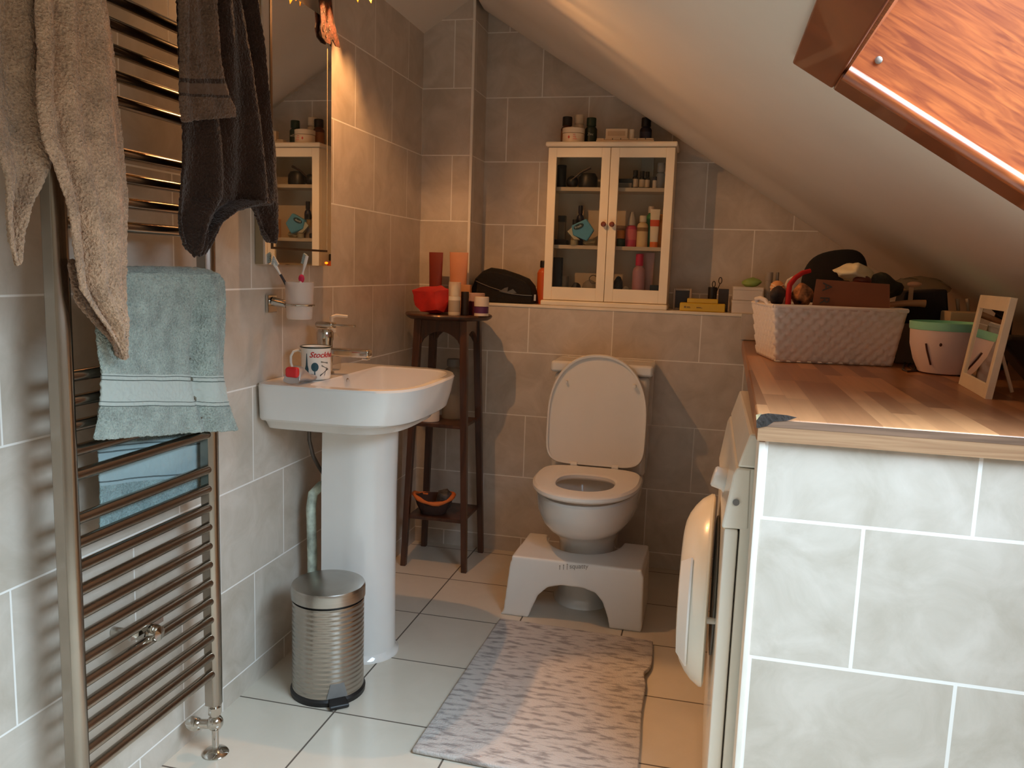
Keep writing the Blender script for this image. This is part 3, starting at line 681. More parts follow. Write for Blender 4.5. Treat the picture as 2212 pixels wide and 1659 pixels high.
# ---------------------------------------------------------------- tall corner stand
TB = Vector((.181, -.170, 0)); ZTB = .972
tbn = thing('plant_stand', 'tall dark wooden stand with octagonal top and two shelves, in the corner', 'stand', TB)
m = MB(); n = 64
def octr(r, z, k=1.): return [TB+Vector((math.cos(2*PI*j/n), math.sin(2*PI*j/n), 0))*(r*(1+.022*k*math.cos(8*2*PI*j/n)))+Vector((0, 0, z)) for j in range(n)]
m.loft([octr(.150, ZTB-.020), octr(.163, ZTB-.012), octr(.166, ZTB-.005), octr(.163, ZTB), octr(.05, ZTB)]); m.build('top', M_darkwood, tbn)
legs = {}
for sx in (-1, 1):
    for sy in (-1, 1):
        tpx = TB+Vector((sx*.088, sy*.088, ZTB-.02)); bt = TB+Vector((sx*.122, sy*.118, 0)); w = .014
        r0 = [bt+Vector((a*w*.75, b*w*.75, 0)) for a, b in ((-1, -1), (1, -1), (1, 1), (-1, 1))]; r1 = [tpx+Vector((a*w, b*w, 0)) for a, b in ((-1, -1), (1, -1), (1, 1), (-1, 1))]
        MB().loft([r0, r1]).build('leg', M_darkwood, tbn, bev=.002)
def apron(a, b, inner):
    a = Vector(a); b = Vector(b); d = b-a; pts = [a+Vector((0, 0, .11)), a]
    for j in range(13):
        t = .08+.84*j/12; pts.append(a+d*t+Vector((0, 0, .012+.055*math.sin(PI*j/12)**.6)))
    pts += [b, b+Vector((0, 0, .11))]
    MB().prism(pts, Vector(inner)*.012).build('apron', M_darkwood, tbn, smooth=False)
zA = ZTB-.13; q1 = .095
apron(TB+Vector((-q1, -q1, zA)), TB+Vector((q1, -q1, zA)), (0, 1, 0)); apron(TB+Vector((-q1, q1, zA)), TB+Vector((q1, q1, zA)), (0, -1, 0))
apron(TB+Vector((-q1, -q1, zA)), TB+Vector((-q1, q1, zA)), (1, 0, 0)); apron(TB+Vector((q1, -q1, zA)), TB+Vector((q1, q1, zA)), (-1, 0, 0))
for z, w in ((.560, .098), (.200, .110)):
    m = MB(); m.box(TB+Vector((-w, -w, z-.014)), TB+Vector((w, w, z)), bev=.003); m.build('shelf', M_darkwood, tbn)
# things on it
rp = tag(MB().build('red_pouch', mat('red_cloth', (178, 30, 25), .7, var=.12, scale=25, bump=.2, bscale=260)), 'crumpled red fabric pouch on the left of the corner stand', 'pouch')
bm = bmesh.new()
fr_ = [(886, 612), (905, 606), (926, 604), (948, 603), (966, 610), (967, 636), (958, 661), (938, 664), (908, 659), (892, 644)]
A_ = [on('y', -.262, *q_) for q_ in fr_]
zs_ = min(p.z for p in A_)-ZTB-.0005
for p in A_: p.z -= zs_
ce = on('y', -.262, 940, 616); lo2 = on('y', -.262, 945, 655); ce.z -= zs_; lo2.z -= zs_
vf = [bm.verts.new((p.x, -.240-.012*(1 if p.z < ZTB+.03 else 0), p.z)) for p in A_]
vb = [bm.verts.new((.03+.94*p.x+.000-.025, -.165, ZTB+.001+(p.z-ZTB)*.86)) for p in A_]
c1_ = bm.verts.new((ce.x, -.262, ce.z)); c2_ = bm.verts.new((lo2.x, -.278, max(ZTB+.006, lo2.z))); c3_ = bm.verts.new((ce.x-.035, -.255, ce.z-.004)); cb_ = bm.verts.new((ce.x-.015, -.160, ce.z-.01))
n = len(A_)
mid_ = {0: c3_, 1: c3_, 2: c1_, 3: c1_, 4: c1_, 5: c2_, 6: c2_, 7: c2_, 8: c3_, 9: c3_}
for k in range(n):
    k2 = (k+1) % n; bm.faces.new((vf[k], vf[k2], mid_[k]))
    if mid_[k2] is not mid_[k]: bm.faces.new((vf[k2], mid_[k2], mid_[k]))
    bm.faces.new((vf[k2], vf[k], vb[k], vb[k2])); bm.faces.new((vb[k2], vb[k], cb_))
bm.faces.new((c1_, c2_, c3_))
bmesh.ops.subdivide_edges(bm, edges=bm.edges[:], cuts=2, use_grid_fill=True)
for v in bm.verts:
    v.co += Vector(noise.noise_vector(v.co*40))*.004; v.co.z = max(v.co.z, ZTB+.0005)
bmesh.ops.recalc_face_normals(bm, faces=bm.faces)
bm.to_mesh(rp.data); bm.free()
for p in rp.data.polygons: p.use_smooth = True
rp.data.set_sharp_from_angle(angle=math.radians(24))

# ---------------------------------------------------------------- vessels: jars, bottles, tubes and boxes
def vessel(name, label, cat, L, R, T, B, y, kind, mb, mc=None, cf=.2, group=None, zb=None, band=None, thick=None, rz=0, rmax=None):
    mid = (L+R)/2
    b = on('y', y, mid, B); zt = on('y', y, mid, T).z; r = (on('y', y, R, B).x-on('y', y, L, B).x)/2
    if zb is None: zb = b.z
    if rmax: r = min(r, rmax)
    h = zt-zb; c = Vector((b.x, y, zb)); t = thing(name, label, cat, c, group)
    if kind == 'box':
        w = thick or r
        m = MB(); m.box(c+Vector((-r, -w, 0)), c+Vector((r, w, h*(1-cf) if mc else h)), bev=.0012); m.build('carton', mb, t)
        if mc: m = MB(); m.box(c+Vector((-r-.001, -w-.001, h*(1-cf))), c+Vector((r+.001, w+.001, h)), bev=.0012); m.build('lid', mc, t)
    elif kind == 'jar':
        m = MB(); m.lathe(c, [(r*.95, 0), (r, h*.03), (r, h*(1-cf)-.002), (r*.9, h*(1-cf))], 28); m.build('body', mb, t)
        m = MB(); m.lathe(c, [(r*1.02, h*(1-cf)), (r*1.02, h*.98), (r*.97, h), (0, h)], 28); m.build('cap', mc or mb, t)
    elif kind == 'bottle':
        m = MB(); m.lathe(c, [(r*.94, 0), (r, h*.02), (r, h*(1-cf)*.84), (r*.85, h*(1-cf)*.92), (r*.5, h*(1-cf)*.98), (r*.48, h*(1-cf)+.001)], 28); m.build('body', mb, t)
        k = .62 if cf < .35 else .5
        m = MB(); m.lathe(c, [(r*k, h*(1-cf)), (r*k, h*.97), (r*k*.9, h), (0, h)], 24); m.build('cap', mc or mb, t)
    elif kind == 'supp':      # pill bottle: shoulder and wide screw cap
        m = MB(); m.lathe(c, [(r*.95, 0), (r, h*.02), (r, h*(1-cf)*.82), (r*.8, h*(1-cf)*.93), (r*.66, h*(1-cf)*.96), (r*.66, h*(1-cf)+.001)], 28); m.build('body', mb, t)
        m = MB(); m.lathe(c, [(r*.80, h*(1-cf)), (r*.80, h*.975), (r*.74, h), (0, h)], 28); m.build('cap', mc or mb, t)
    elif kind == 'spray':
        m = MB(); m.lathe(c, [(r*.94, 0), (r, h*.02), (r, h*(1-cf)*.88), (r*.8, h*(1-cf)*.95), (r*.55, h*(1-cf))], 28); m.build('body', mb, t)
        m = MB(); m.lathe(c, [(r*.72, h*(1-cf)), (r*.66, h*(1-cf*.6)), (r*.42, h*(1-cf*.25)), (r*.30, h), (0, h)], 24); m.build('cap', mc or mb, t)
    elif kind == 'tube':      # stands on its cap, flat crimp on top
        rg = []
        for k in range(9):
            s = k/8; z = h*(cf+(1-cf)*s); rx = r*(.82+.18*s); ry = max(.0015, r*.62*(1-s)**.55)
            rg.append([c+Vector((rx*math.cos(2*PI*j/24), ry*math.sin(2*PI*j/24), z)) for j in range(24)])
        m = MB(); m.loft(rg); m.build('tube', mb, t)
        m = MB(); m.lathe(c, [(r*.78, 0), (r*.80, .002), (r*.80, h*cf), (0, h*cf)], 24, sy=.8); m.build('cap', mc or mb, t)
    if band:
        for (f0, f1, mm, nm) in band:
            if kind == 'box': m = MB(); m.box(c+Vector((-r*.8, -(thick or r)-.0006, h*f0)), c+Vector((r*.8, -(thick or r), h*f1)))
            elif kind == 'tube':
                s0, s1 = ((f-cf)/(1-cf) for f in (f0, f1)); m = MB(); rg = []
                for k in range(5):
                    s = s0+(s1-s0)*k/4; rx = r*(.82+.18*s)+.0006; ry = max(.0022, r*.62*(1-s)**.55+.0006)
                    rg.append([c+Vector((rx*math.cos(2*PI*j/24), ry*math.sin(2*PI*j/24), h*(cf+(1-cf)*s))) for j in range(24)])
                m.loft(rg, False, False)
            else: m = MB(); m.lathe(c, [(r*1.008, h*f0), (r*1.008, h*f1)], 28)
            m.build(nm, mm, t, label=None)
    return t, c, r, h
V_ = vessel
def pm(n, rgb, rough=.4, **k): return mat(n, rgb, rough, var=.04, **k)
# on the corner stand
V_('cosmetic_tube', 'tall red-brown tube standing at the back of the corner stand', 'tube', 925, 955, 545, 655, -.10, 'tube', pm('redbrown', (122, 44, 28)), pm('darkred', (96, 24, 20)), .16, zb=ZTB)
V_('cosmetic_tube', 'peach squeeze tube with a flat top at the back of the corner stand', 'tube', 969, 1009, 545, 652, -.09, 'tube', pm('peach', (206, 142, 106)), pm('peach_cap', (206, 140, 100)), .14, zb=ZTB)
t, c, r, h = V_('foam_bottle', 'small white bottle with a clear domed cap on the corner stand', 'bottle', 969, 994, 609, 664, -.265, 'jar', pm('label_white', (226, 214, 194)), frost_mat('clear_cap', (230, 216, 196), .45), .42, zb=ZTB, band=[(.10, .45, pm('label_grey', (176, 160, 140)), 'label')])
m = MB(); m.lathe(c+Vector((0, 0, h*.58)), [(r*.7, 0), (r*.7, h*.2), (r*.5, h*.32), (0, h*.34)], 20); m.build('pump_head', pm('pump_white', (236, 224, 200)), t)
V_('cosmetic_jar', 'black pot behind the small white bottle on the corner stand', 'jar', 996, 1012, 630, 664, -.235, 'jar', pm('black_pot', (34, 24, 22)), None, .3, zb=ZTB)
V_('cosmetic_box', 'tan folded carton behind the black pot on the corner stand', 'box', 993, 1016, 615, 662, -.16, 'box', pm('tan_card', (196, 140, 96), .7), zb=ZTB, thick=.012)
V_('cosmetic_jar', 'purple jar with pale lid, further back on the corner stand', 'jar', 1012, 1046, 633, 662, -.17, 'jar', pm('plum', (88, 26, 38)), pm('pink_lid', (196, 160, 148)), .38, zb=ZTB)
V_('cosmetic_jar', 'white-lidded jar with a purple band at the right edge of the corner stand', 'jar', 1025, 1055, 641, 665, -.225, 'jar', pm('purple_glass', (92, 44, 88)), pm('white_lid', (226, 208, 190)), .5, zb=ZTB, band=[(.0, .14, pm('white_lid', (226, 208, 190)), 'foot_band')])
# middle and low shelves
V_('paper_roll', 'pale toilet roll lying on the middle shelf of the corner stand', 'toilet roll', 905, 948, 866, 910, -.215, 'jar', pm('paper', (232, 216, 200), .9), None, .02, zb=.56)
V_('shampoo_bottle', 'tall grey translucent bottle behind the stand legs on its middle shelf', 'bottle', 955, 1000, 775, 898, -.12, 'bottle', frost_mat('grey_bottle', (150, 140, 128), .7), M_grey, .12, zb=.56)
bw = thing('shelf_basket', 'orange-rimmed basket with a dark bag, lower shelf of the corner stand', 'basket', (.16, -.2, .2))
bc = Vector((.150, -.212, .200))
m = MB(); m.lathe(bc, [(.050, 0), (.066, .03), (.074, .062), (.070, .062), (.062, .03), (.046, .006), (0, .005)], 28, sx=1.0, sy=.9); m.rough(.004, 30); m.build('bag', mat('brown_bag', (66, 44, 36), .9, bump=.5, bscale=90), bw)
m = MB(); m.tube([bc+Vector((.078*math.cos(2*PI*j/24), .070*math.sin(2*PI*j/24), .062+.010*math.sin(2*PI*j/24*2+.8))) for j in range(25)], lambda s: .0075+.002*math.sin(s*40), 10, False); m.build('rim', mat('orange_cloth', (214, 112, 48), .8, bump=.4), bw)
cb = thing('clip_bag', 'dark bag of clips poking out of the orange-rimmed basket', 'bag', (.17, -.2, .23))
m = MB(); m.lathe(bc+Vector((.032, .0, .008)), [(.016, 0), (.030, .03), (.028, .07), (.012, .085), (0, .086)], 18, (.2, .1, 1)); m.rough(.010, 50, 5); m.build('net', mat('dark_net', (84, 78, 72), .6, var=.4, scale=60, bump=.8, bscale=120), cb)

# ---------------------------------------------------------------- wall cabinet on the ledge
CX0, CX1, CY0, CY1, CZ0, CZ1 = .508, .985, .012, .180, ZS, 1.628
cab = thing('wall_cabinet', 'cream painted cabinet with two glass doors standing on the tiled ledge', 'cabinet', ((CX0+CX1)/2, CY0, CZ0))
xm = (CX0+CX1)/2
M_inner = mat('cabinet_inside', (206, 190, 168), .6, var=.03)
m = MB(); m.box((CX0-.008, CY0-.014, CZ0), (CX1+.004, CY1, CZ0+.020), bev=.006, seg=3); m.build('plinth', M_cream, cab)
m = MB(); m.box((CX0-.010, CY0-.016, CZ1-.014), (CX1+.008, CY1, CZ1+.004), bev=.006, seg=3); m.build('top', M_cream, cab)
m = MB(); m.box((CX0, CY0+.018, CZ0+.02), (CX0+.016, CY1, CZ1-.014)); m.build('side_panel', M_cream, cab)
m = MB(); m.box((CX1-.016, CY0+.018, CZ0+.02), (CX1, CY1, CZ1-.014)); m.build('side_panel', M_cream, cab)
m = MB(); m.box((CX0+.016, CY1-.008, CZ0+.02), (CX1-.016, CY1, CZ1-.014)); m.build('back_panel', M_inner, cab)
m = MB(); m.box((xm-.007, CY0+.019, CZ0+.02), (xm+.007, CY0+.036, CZ1-.014)); m.build('centre_post', M_cream, cab)
S1 = on('y', .06, 1255, 405).z; S2 = on('y', .06, 1250, 530).z
for z in (S1, S2):
    m = MB(); m.box((CX0+.016, CY0+.037, z-.014), (CX1-.016, CY1-.008, z)); m.build('shelf', M_inner, cab)
M_glass = glass_mat('door_glass', (.92, .92, .90))
M_knob = wood_mat('knob_wood', (110, 48, 22), (140, 66, 32), (10, 10, 10), .3, .4)
for k, (a, b) in enumerate(((CX0, xm-.001), (xm+.001, CX1))):
    y0_, y1_ = CY0, CY0+.017; z0_, z1_ = CZ0+.022, CZ1-.016; s = .034
    m = MB()
    gl, gr = (a+s*.95, b-s*.95)
    for (p, q_) in (((a, y0_, z0_), (gl, y1_, z1_)), ((gr, y0_, z0_), (b, y1_, z1_)), ((gl, y0_, z0_), (gr, y1_, z0_+.050)), ((gl, y0_, z1_-.036), (gr, y1_, z1_))): m.box(p, q_)
    d = m.build('door', M_cream, cab, bev=.0012)
    m = MB(); m.box((gl-.002, y0_+.007, z0_+.048), (gr+.002, y0_+.010, z1_-.034)); m.build('pane', M_glass, d, smooth=False)
    kx = (b-.012) if k == 0 else (a+.018); kz = on('y', CY0-.02, 1300, 484).z
    m = MB(); m.lathe((kx, y0_, kz), [(.005, 0), (.005, .008), (.0095, .012), (.010, .018), (.007, .022), (0, .023)], 20, (0, -1, 0)); m.build('knob', M_knob, d)
GB = 'items inside the glass cabinet'
yc = .095
# top shelf, left door
V_('dark_pot', 'dark tall canister at the far left of the cabinet top shelf', 'canister', 1203, 1222, 357, 405, yc, 'jar', pm('nearblack', (30, 26, 24)), None, .1, zb=S1, rmax=.024)
hp = thing('cosmetic_case', 'black rounded case with a handle across it, top shelf behind the left door', 'case', (.62, yc, S1))
a = on('y', yc, 1236, 404); m = MB(); m.sphere((a.x, yc, S1+.024), .024, 16, (1.0, .8, 1.0)); m.build('ball', pm('nearblack', (30, 26, 24)), hp)
a = on('y', yc, 1270, 404); m = MB(); m.lathe((a.x, yc, S1+.0005), [(.034, 0), (.036, .01), (.035, .04), (.026, .056), (0, .060)], 24, sx=1.05, sy=.9); m.build('case_body', pm('nearblack', (30, 26, 24)), hp)
m = MB(); p0 = on('y', yc-.02, 1236, 388); p1 = on('y', yc-.02, 1276, 362); m.tube([p0, p0.lerp(p1, .5)+Vector((0, 0, .006)), p1], lambda s: .003+.003*s, 8); m.build('handle', pm('darkbrown', (60, 40, 30)), hp)
# top shelf, right door
V_('flat_tin', 'low dark tin at the left of the top shelf behind the right door', 'tin', 1336, 1366, 388, 405, yc, 'box', pm('tin_grey', (120, 110, 100)), pm('nearblack', (30, 26, 24)), .45, zb=S1, thick=.03)
for i, (l, r) in enumerate(((1365, 1378), (1380, 1392), (1392, 1403))):
    V_('dropper_bottle', ('leftmost', 'middle', 'rightmost')[i]+' of the three dark-capped vials with white labels on the top shelf', 'bottle', l, r, (368, 370, 371)[i], 405, yc-.01, 'supp', pm('nearblack', (30, 26, 24)), pm('vial_cap', (24, 20, 20)), .3, 'small dark vials on the top shelf', zb=S1, band=[(.08, .52, pm('label_cream', (214, 196, 170)), 'label')])
V_('pale_box', 'tall pale translucent box standing behind the dark vials', 'box', 1384, 1410, 336, 405, yc+.035, 'box', frost_mat('pale_card', (176, 172, 164), .8), None, zb=S1, thick=.012)
V_('lip_balm', 'small white upright stick beside the dark vials', 'stick', 1409, 1418, 382, 405, yc-.02, 'jar', pm('white_stick', (226, 214, 200)), pm('dark_stick', (40, 34, 50)), .3, zb=S1)
V_('nail_polish_bottle', 'clear ribbed bottle at the right end of the cabinet top shelf', 'bottle', 1416, 1436, 352, 405, yc-.01, 'supp', frost_mat('clear_blue', (160, 166, 178), .55), frost_mat('clear_lid', (190, 188, 190), .6), .35, zb=S1)
# middle shelf
V_('perfume_bottle', 'clear square bottle with black cap, middle shelf at the far left', 'bottle', 1205, 1220, 466, 530, yc, 'box', frost_mat('perfume', (120, 104, 84), .6), pm('nearblack', (30, 26, 24)), .22, zb=S2, thick=.012)
V_('blue_dropper_bottle', 'dark blue bottle with slim neck, middle shelf behind the blue packet', 'bottle', 1243, 1259, 444, 530, yc+.04, 'bottle', pm('navy', (30, 30, 58)), pm('navy_cap', (24, 24, 44)), .2, zb=S2)
V_('brown_bottle', 'small bottle with a black cap behind the blue packet, left side', 'bottle', 1233, 1249, 474, 530, yc+.02, 'supp', pm('amber_pale', (150, 130, 100)), pm('nearblack', (30, 26, 24)), .2, zb=S2)
bp_ = thing('wipes_packet', 'bright blue and white wipes packet tilted on the middle shelf', 'packet', (.6, yc-.02, S2))
a, b_, c_, d_ = [on('y', yc-.035, *q_) for q_ in ((1237, 508), (1267, 521), (1283, 497), (1266, 472))]; e_ = on('y', yc-.035, 1234, 488)
m = MB(); m.prism([a, b_, c_, d_, e_], (0, .024, 0)); m.rough(.002, 40); m.build('wrapper', pm('wipes_blue', (96, 166, 204), .3), bp_, bev=.004)
m = MB(); cc = on('y', yc-.038, 1250, 489); q_ = Matrix.Rotation(math.radians(-24), 3, 'Y')
m.loft([[cc+q_ @ Vector((.021*math.cos(2*PI*j/24), 0, .010*math.sin(2*PI*j/24))) for j in range(24)], [cc+q_ @ Vector((.021*math.cos(2*PI*j/24), .002, .010*math.sin(2*PI*j/24))) for j in range(24)]]); m.build('logo_oval', pm('logo_dark', (34, 66, 76), .4), bp_)
text('logo_text', 'Fresh', .0125, lambda v: cc+q_ @ Vector((v.x-.016, -.0008-v.z, v.y-.004)), pm('logo_white', (226, 230, 226)), bp_)
m = MB(); m.prism([on('y', yc-.03, *q_) for q_ in ((1226, 500), (1240, 487), (1240, 508), (1252, 518), (1240, 518))], (0, .018, 0)); m.rough(.003, 50, 2); m.build('wrapper_end', pm('wipes_white', (198, 196, 176)), bp_)
pt_ = tag(MB().sphere((on('y', yc, 1274, 522).x, yc, S2+.014), .022, 14, (1.2, .8, .62)).rough(.006, 60).build('sponge_bag', frost_mat('crumpled_film', (196, 190, 160), .6)), 'crumpled clear bag beside the blue packet on the middle shelf', 'bag')
dk = tag(MB().box((CX0+.02, yc-.03, S2+.0005), (CX0+.075, yc+.03, S2+.022), bev=.006).build('dark_pouch', M_blackc), 'flat dark pouch at the far left of the middle shelf', 'pouch')
V_('cotton_jar', 'small clear pot in front of the blue packet, middle shelf', 'pot', 1232, 1247, 519, 531, .055, 'jar', frost_mat('pot_clear', (190, 182, 150), .6), None, .2, zb=S2)
V_('green_tin', 'green round tin stack topped with orange, left of the middle shelf, right door', 'tin', 1331, 1349, 498, 531, yc, 'jar', pm('bottle_green', (36, 66, 40)), pm('orange_lid', (214, 132, 50)), .5, zb=S2)
V_('storage_tub', 'pale peach tub behind the green and orange tins', 'tub', 1322, 1352, 488, 531, yc+.04, 'jar', pm('peach_tub', (206, 162, 118)), None, .15, zb=S2)
V_('pink_spray_bottle', 'pink spray bottle with a clear pointed cap on the middle shelf', 'bottle', 1350, 1374, 458, 532, yc-.005, 'spray', pm('hot_pink', (196, 66, 96)), frost_mat('spray_cap', (206, 196, 186), .7), .38, zb=S2, band=[(.2, .5, pm('pink_label', (216, 110, 116)), 'label')])
V_('lotion_bottle', 'cream bottle with cream cap between the pink spray and the orange tube', 'bottle', 1374, 1398, 466, 533, yc-.01, 'bottle', pm('cream_bottle', (226, 198, 150)), pm('cream_cap', (236, 222, 196)), .2, zb=S2, band=[(.5, .62, pm('label_tan', (150, 112, 70)), 'label')])
V_('green_bottle', 'green bottle with white cap behind the orange and white tube', 'bottle', 1392, 1414, 446, 532, yc+.035, 'bottle', pm('bright_green', (66, 150, 98)), pm('white_lid', (226, 208, 190)), .16, zb=S2)
V_('suncream_tube', 'white tube with orange bow and orange cap on the middle shelf', 'tube', 1401, 1422, 452, 534, .062, 'tube', pm('tube_white', (240, 228, 206)), pm('tube_orange', (238, 120, 40)), .14, zb=S2, band=[(.55, .72, pm('tube_red', (222, 84, 42)), 'printed_bow')])
V_('orange_bottle', 'yellow-orange bottle half hidden by the right door frame', 'bottle', 1418, 1436, 463, 533, yc+.01, 'bottle', pm('amber', (206, 140, 46)), None, .15, zb=S2)
# bottom shelf
ZP = CZ0+.020
V_('dark_box', 'tall dark carton at the far left of the cabinet bottom', 'box', 1192, 1212, 556, 628, yc, 'box', pm('dark_card', (44, 38, 34), .7), None, zb=ZP, thick=.02)
V_('grey_pot', 'small grey pot beside the tall dark carton, cabinet bottom', 'pot', 1212, 1228, 596, 628, yc, 'jar', pm('grey_pot', (104, 98, 90)), None, .3, zb=ZP)
def trinket(name, label, cat, l, r, t_, y, mm, seed, zb=ZP):
    a = on('y', y, l, 628); b = on('y', y, r, 628); h = on('y', y, (l+r)/2, t_).z-zb; w = (b.x-a.x)/2
    m = MB(); m.sphere(((a.x+b.x)/2, y, zb+h*.5), 1, 14, (w, min(w, .035), h*.5)); m.rough(.006, 60, seed); 
    for v in m.bm.verts: v.co.z = max(v.co.z, zb+.0003)
    return tag(m.build(name, mm), label, cat)
trinket('hair_clips_bag', 'dark bag of small clips with a red bead, cabinet bottom left', 'bag', 1232, 1256, 610, .07, mat('clips_dark', (60, 48, 42), .5, var=.5, scale=120), 2)
trinket('crumpled_film', 'crumpled clear plastic bag, cabinet bottom behind the left door', 'plastic bag', 1256, 1292, 604, .075, frost_mat('clear_film', (150, 140, 128), .45), 5)
rg_ = tag(MB().tube([Vector((on('y', .08, 1281, 610).x+.016*math.cos(2*PI*j/24), .085+.004*math.sin(j), on('y', .08, 1281, 610).z+.012+.016*math.sin(2*PI*j/24))) for j in range(25)], .0018, 6, False).build('hair_band', pm('band_grey', (96, 88, 80))), 'thin grey hair band ring propped at the cabinet bottom left', 'hair band')
trinket('make_up_pouch', 'dark clump of make-up odds, cabinet bottom right door, left side', 'make-up', 1324, 1345, 596, .08, mat('clutter', (58, 48, 42), .5, var=.5, scale=90), 9)
trinket('white_sachets', 'pale flat sachets beside the pink bottle, cabinet bottom', 'sachets', 1340, 1364, 618, .055, mat('sachet', (150, 138, 122), .5, var=.3, scale=60), 12)
V_('shower_gel_bottle', 'tall pink bottle with a magenta cap at the cabinet bottom', 'bottle', 1364, 1391, 548, 636, .080, 'bottle', pm('soft_pink', (196, 140, 148)), pm('magenta', (200, 34, 78)), .24, zb=ZP)
V_('pale_pink_bottle', 'pale pink upside-down bottle behind the magenta-capped one', 'bottle', 1384, 1410, 546, 634, .125, 'tube', pm('pale_pink', (206, 166, 164)), None, .2, zb=ZP)
V_('small_white_box', 'small white and dark box at the lower right inside the cabinet', 'box', 1404, 1424, 616, 634, .07, 'box', pm('white_box', (190, 186, 180)), pm('nearblack', (30, 26, 24)), .45, zb=ZP, thick=.015)
# on top of the cabinet
ZC = CZ1+.004; yt = .09
V_('vitamin_bottle', 'brown supplement bottle with a black cap, far left on the cabinet top', 'bottle', 1211, 1237, 253, 303, yt+.02, 'supp', pm('brown_glass', (88, 48, 26)), pm('nearblack', (30, 26, 24)), .3, zb=ZC, band=[(.05, .5, pm('brown_label', (150, 96, 60)), 'label')])
V_('vitamin_bottle', 'white pill bottle standing behind the round white tub on the cabinet top', 'bottle', 1237, 1262, 249, 303, yt+.045, 'supp', pm('pill_white', (228, 208, 176)), pm('pill_cap', (236, 220, 192)), .28, zb=ZC)
t, c, r, h = V_('cream_tub', 'round white tub with a red drop mark, front left on the cabinet top', 'tub', 1215, 1261, 278, 304, yt-.035, 'jar', pm('tub_white', (236, 214, 182)), pm('tub_lid', (236, 216, 186)), .35, zb=ZC)
m = MB(); p = c+Vector((-.010, -r-.0005, h*.33)); m.prism([p+Vector(q_) for q_ in ((0, 0, .007), (.004, .0, 0), (0, 0, -.006), (-.004, 0, 0))], (0, -.0006, 0)); m.build('red_mark', pm('mark_red', (206, 60, 40)), t, smooth=False)
m = MB()
for k in range(3): m.box(c+Vector((.006, -r*.94-.003, h*(.2+.14*k))), c+Vector((.020-.003*k, -r*.92, h*(.26+.14*k))))
m.build('pink_print', pm('mark_pink', (226, 150, 130)), t, smooth=False)
t, c, r, h = V_('zinc_bottle', 'dark green supplement bottle labelled Zinc on the cabinet top', 'bottle', 1263, 1289, 255, 303, yt, 'supp', pm('deep_green', (26, 44, 32)), pm('green_cap', (30, 52, 36)), .3, zb=ZC)
text('printed_label', 'Zinc', .013, lambda v: c+Vector(((r+.0006+v.z)*math.sin((v.x-.011)/r), -(r+.0006+v.z)*math.cos((v.x-.011)/r), v.y+h*.33)), pm('label_silver', (190, 190, 176)), t, shear=.2)
V_('omega_bottle', 'dark blue supplement bottle alone at the right of the cabinet top', 'bottle', 1381, 1407, 255, 304, yt+.045, 'supp', pm('midnight', (32, 34, 52)), pm('nearblack', (30, 26, 24)), .3, zb=ZC, band=[(.12, .5, pm('blue_label', (64, 70, 92)), 'label')])
# weekly pill organiser
a = on('y', yt-.035, 1289, 303); b = on('y', yt-.035, 1413, 303); hz = on('y', yt-.035, 1350, 292).z-ZC
po_ = thing('pill_organiser', 'long white seven-lid pill organiser lying on the cabinet top', 'pill box', (a.x, yt-.035, ZC))
m = MB(); m.box((a.x, yt-.05, ZC), (b.x, yt-.02, ZC+.012), bev=.001); m.build('tray', pm('tray_white', (232, 208, 174)), po_)
for k in range(7):
    w = (b.x-a.x)/7; m = MB(); m.box((a.x+w*k+.0015, yt-.051, ZC+.0125), (a.x+w*(k+1)-.0015, yt-.02, ZC+.0175), bev=.001); m.build('flap', pm('tray_white', (232, 208, 174)), po_)
V_('medicine_carton', 'flat pale carton lying on the pill organiser', 'carton', 1309, 1356, 279, 291, yt-.035, 'box', pm('carton_cream', (224, 200, 166), .7), None, zb=ZC+.018, thick=.012, band=[(.25, .75, pm('carton_print', (196, 166, 130)), 'label')])
V_('small_pill_tube', 'tiny white tube beside the flat carton on the pill organiser', 'tube', 1359, 1370, 280, 291, yt-.03, 'jar', pm('pill_cap', (236, 220, 192)), None, .3, zb=ZC+.018)

# ---------------------------------------------------------------- on the ledge
pchs = thing('toiletry_bag', 'black zipped toiletry bag with a silver zip, on the ledge left of the cabinet', 'bag', (.34, .06, ZS))
prof = [(1022, 640), (1022, 622), (1030, 600), (1045, 585), (1062, 578), (1090, 582), (1120, 592), (1143, 602), (1155, 617), (1160, 640), (1158, 651)]
yb_ = .07
rg = []
for k in range(9):
    t = k/8; yy = .018+.105*t; s = math.sin(PI*(.12+.76*t))**.5
    cen = on('y', yb_, 1092, 625); pts = []
    for (px, py) in prof:
        p = on('y', yb_, px, py); pts.append(Vector((cen.x+(p.x-cen.x)*(.82+.18*s), yy, max(ZS+.0005, ZS+(p.z-ZS)*(.72+.28*s)))))
    pts.append(Vector((pts[-1].x-.004, yy, ZS+.0005))); pts[0].z = ZS+.012; pts.insert(0, Vector((pts[0].x+.006, yy, ZS+.0005)))
    rg.append(pts)
m = MB(); m.loft(rg); m.build('bag_body', M_blackc, pchs, bev=.004)
m = MB(); zp = [on('y', .020, *q_) for q_ in ((1028, 606), (1040, 612), (1060, 620), (1085, 628), (1105, 634), (1130, 637), (1150, 638))]; m.tube([Vector((p.x, .0155, p.z-.001)) for p in zp], .0018, 6); m.build('zip', pm('zip_silver', (150, 145, 138), .4, metal=.8), pchs)
m = MB(); p = on('y', .016, 1156, 643); m.box((p.x-.004, .011, p.z-.012), (p.x+.003, .018, p.z+.012)); m.build('zip_pull', pm('tag_white', (190, 190, 190)), pchs)
m = MB(); m.prism([on('y', .016, *q_) for q_ in ((1078, 630), (1090, 622), (1098, 620), (1096, 630), (1108, 624), (1116, 633), (1100, 635))], (0, -.0012, 0)); m.build('printed_logo', pm('bag_print', (92, 96, 98)), pchs, smooth=False)
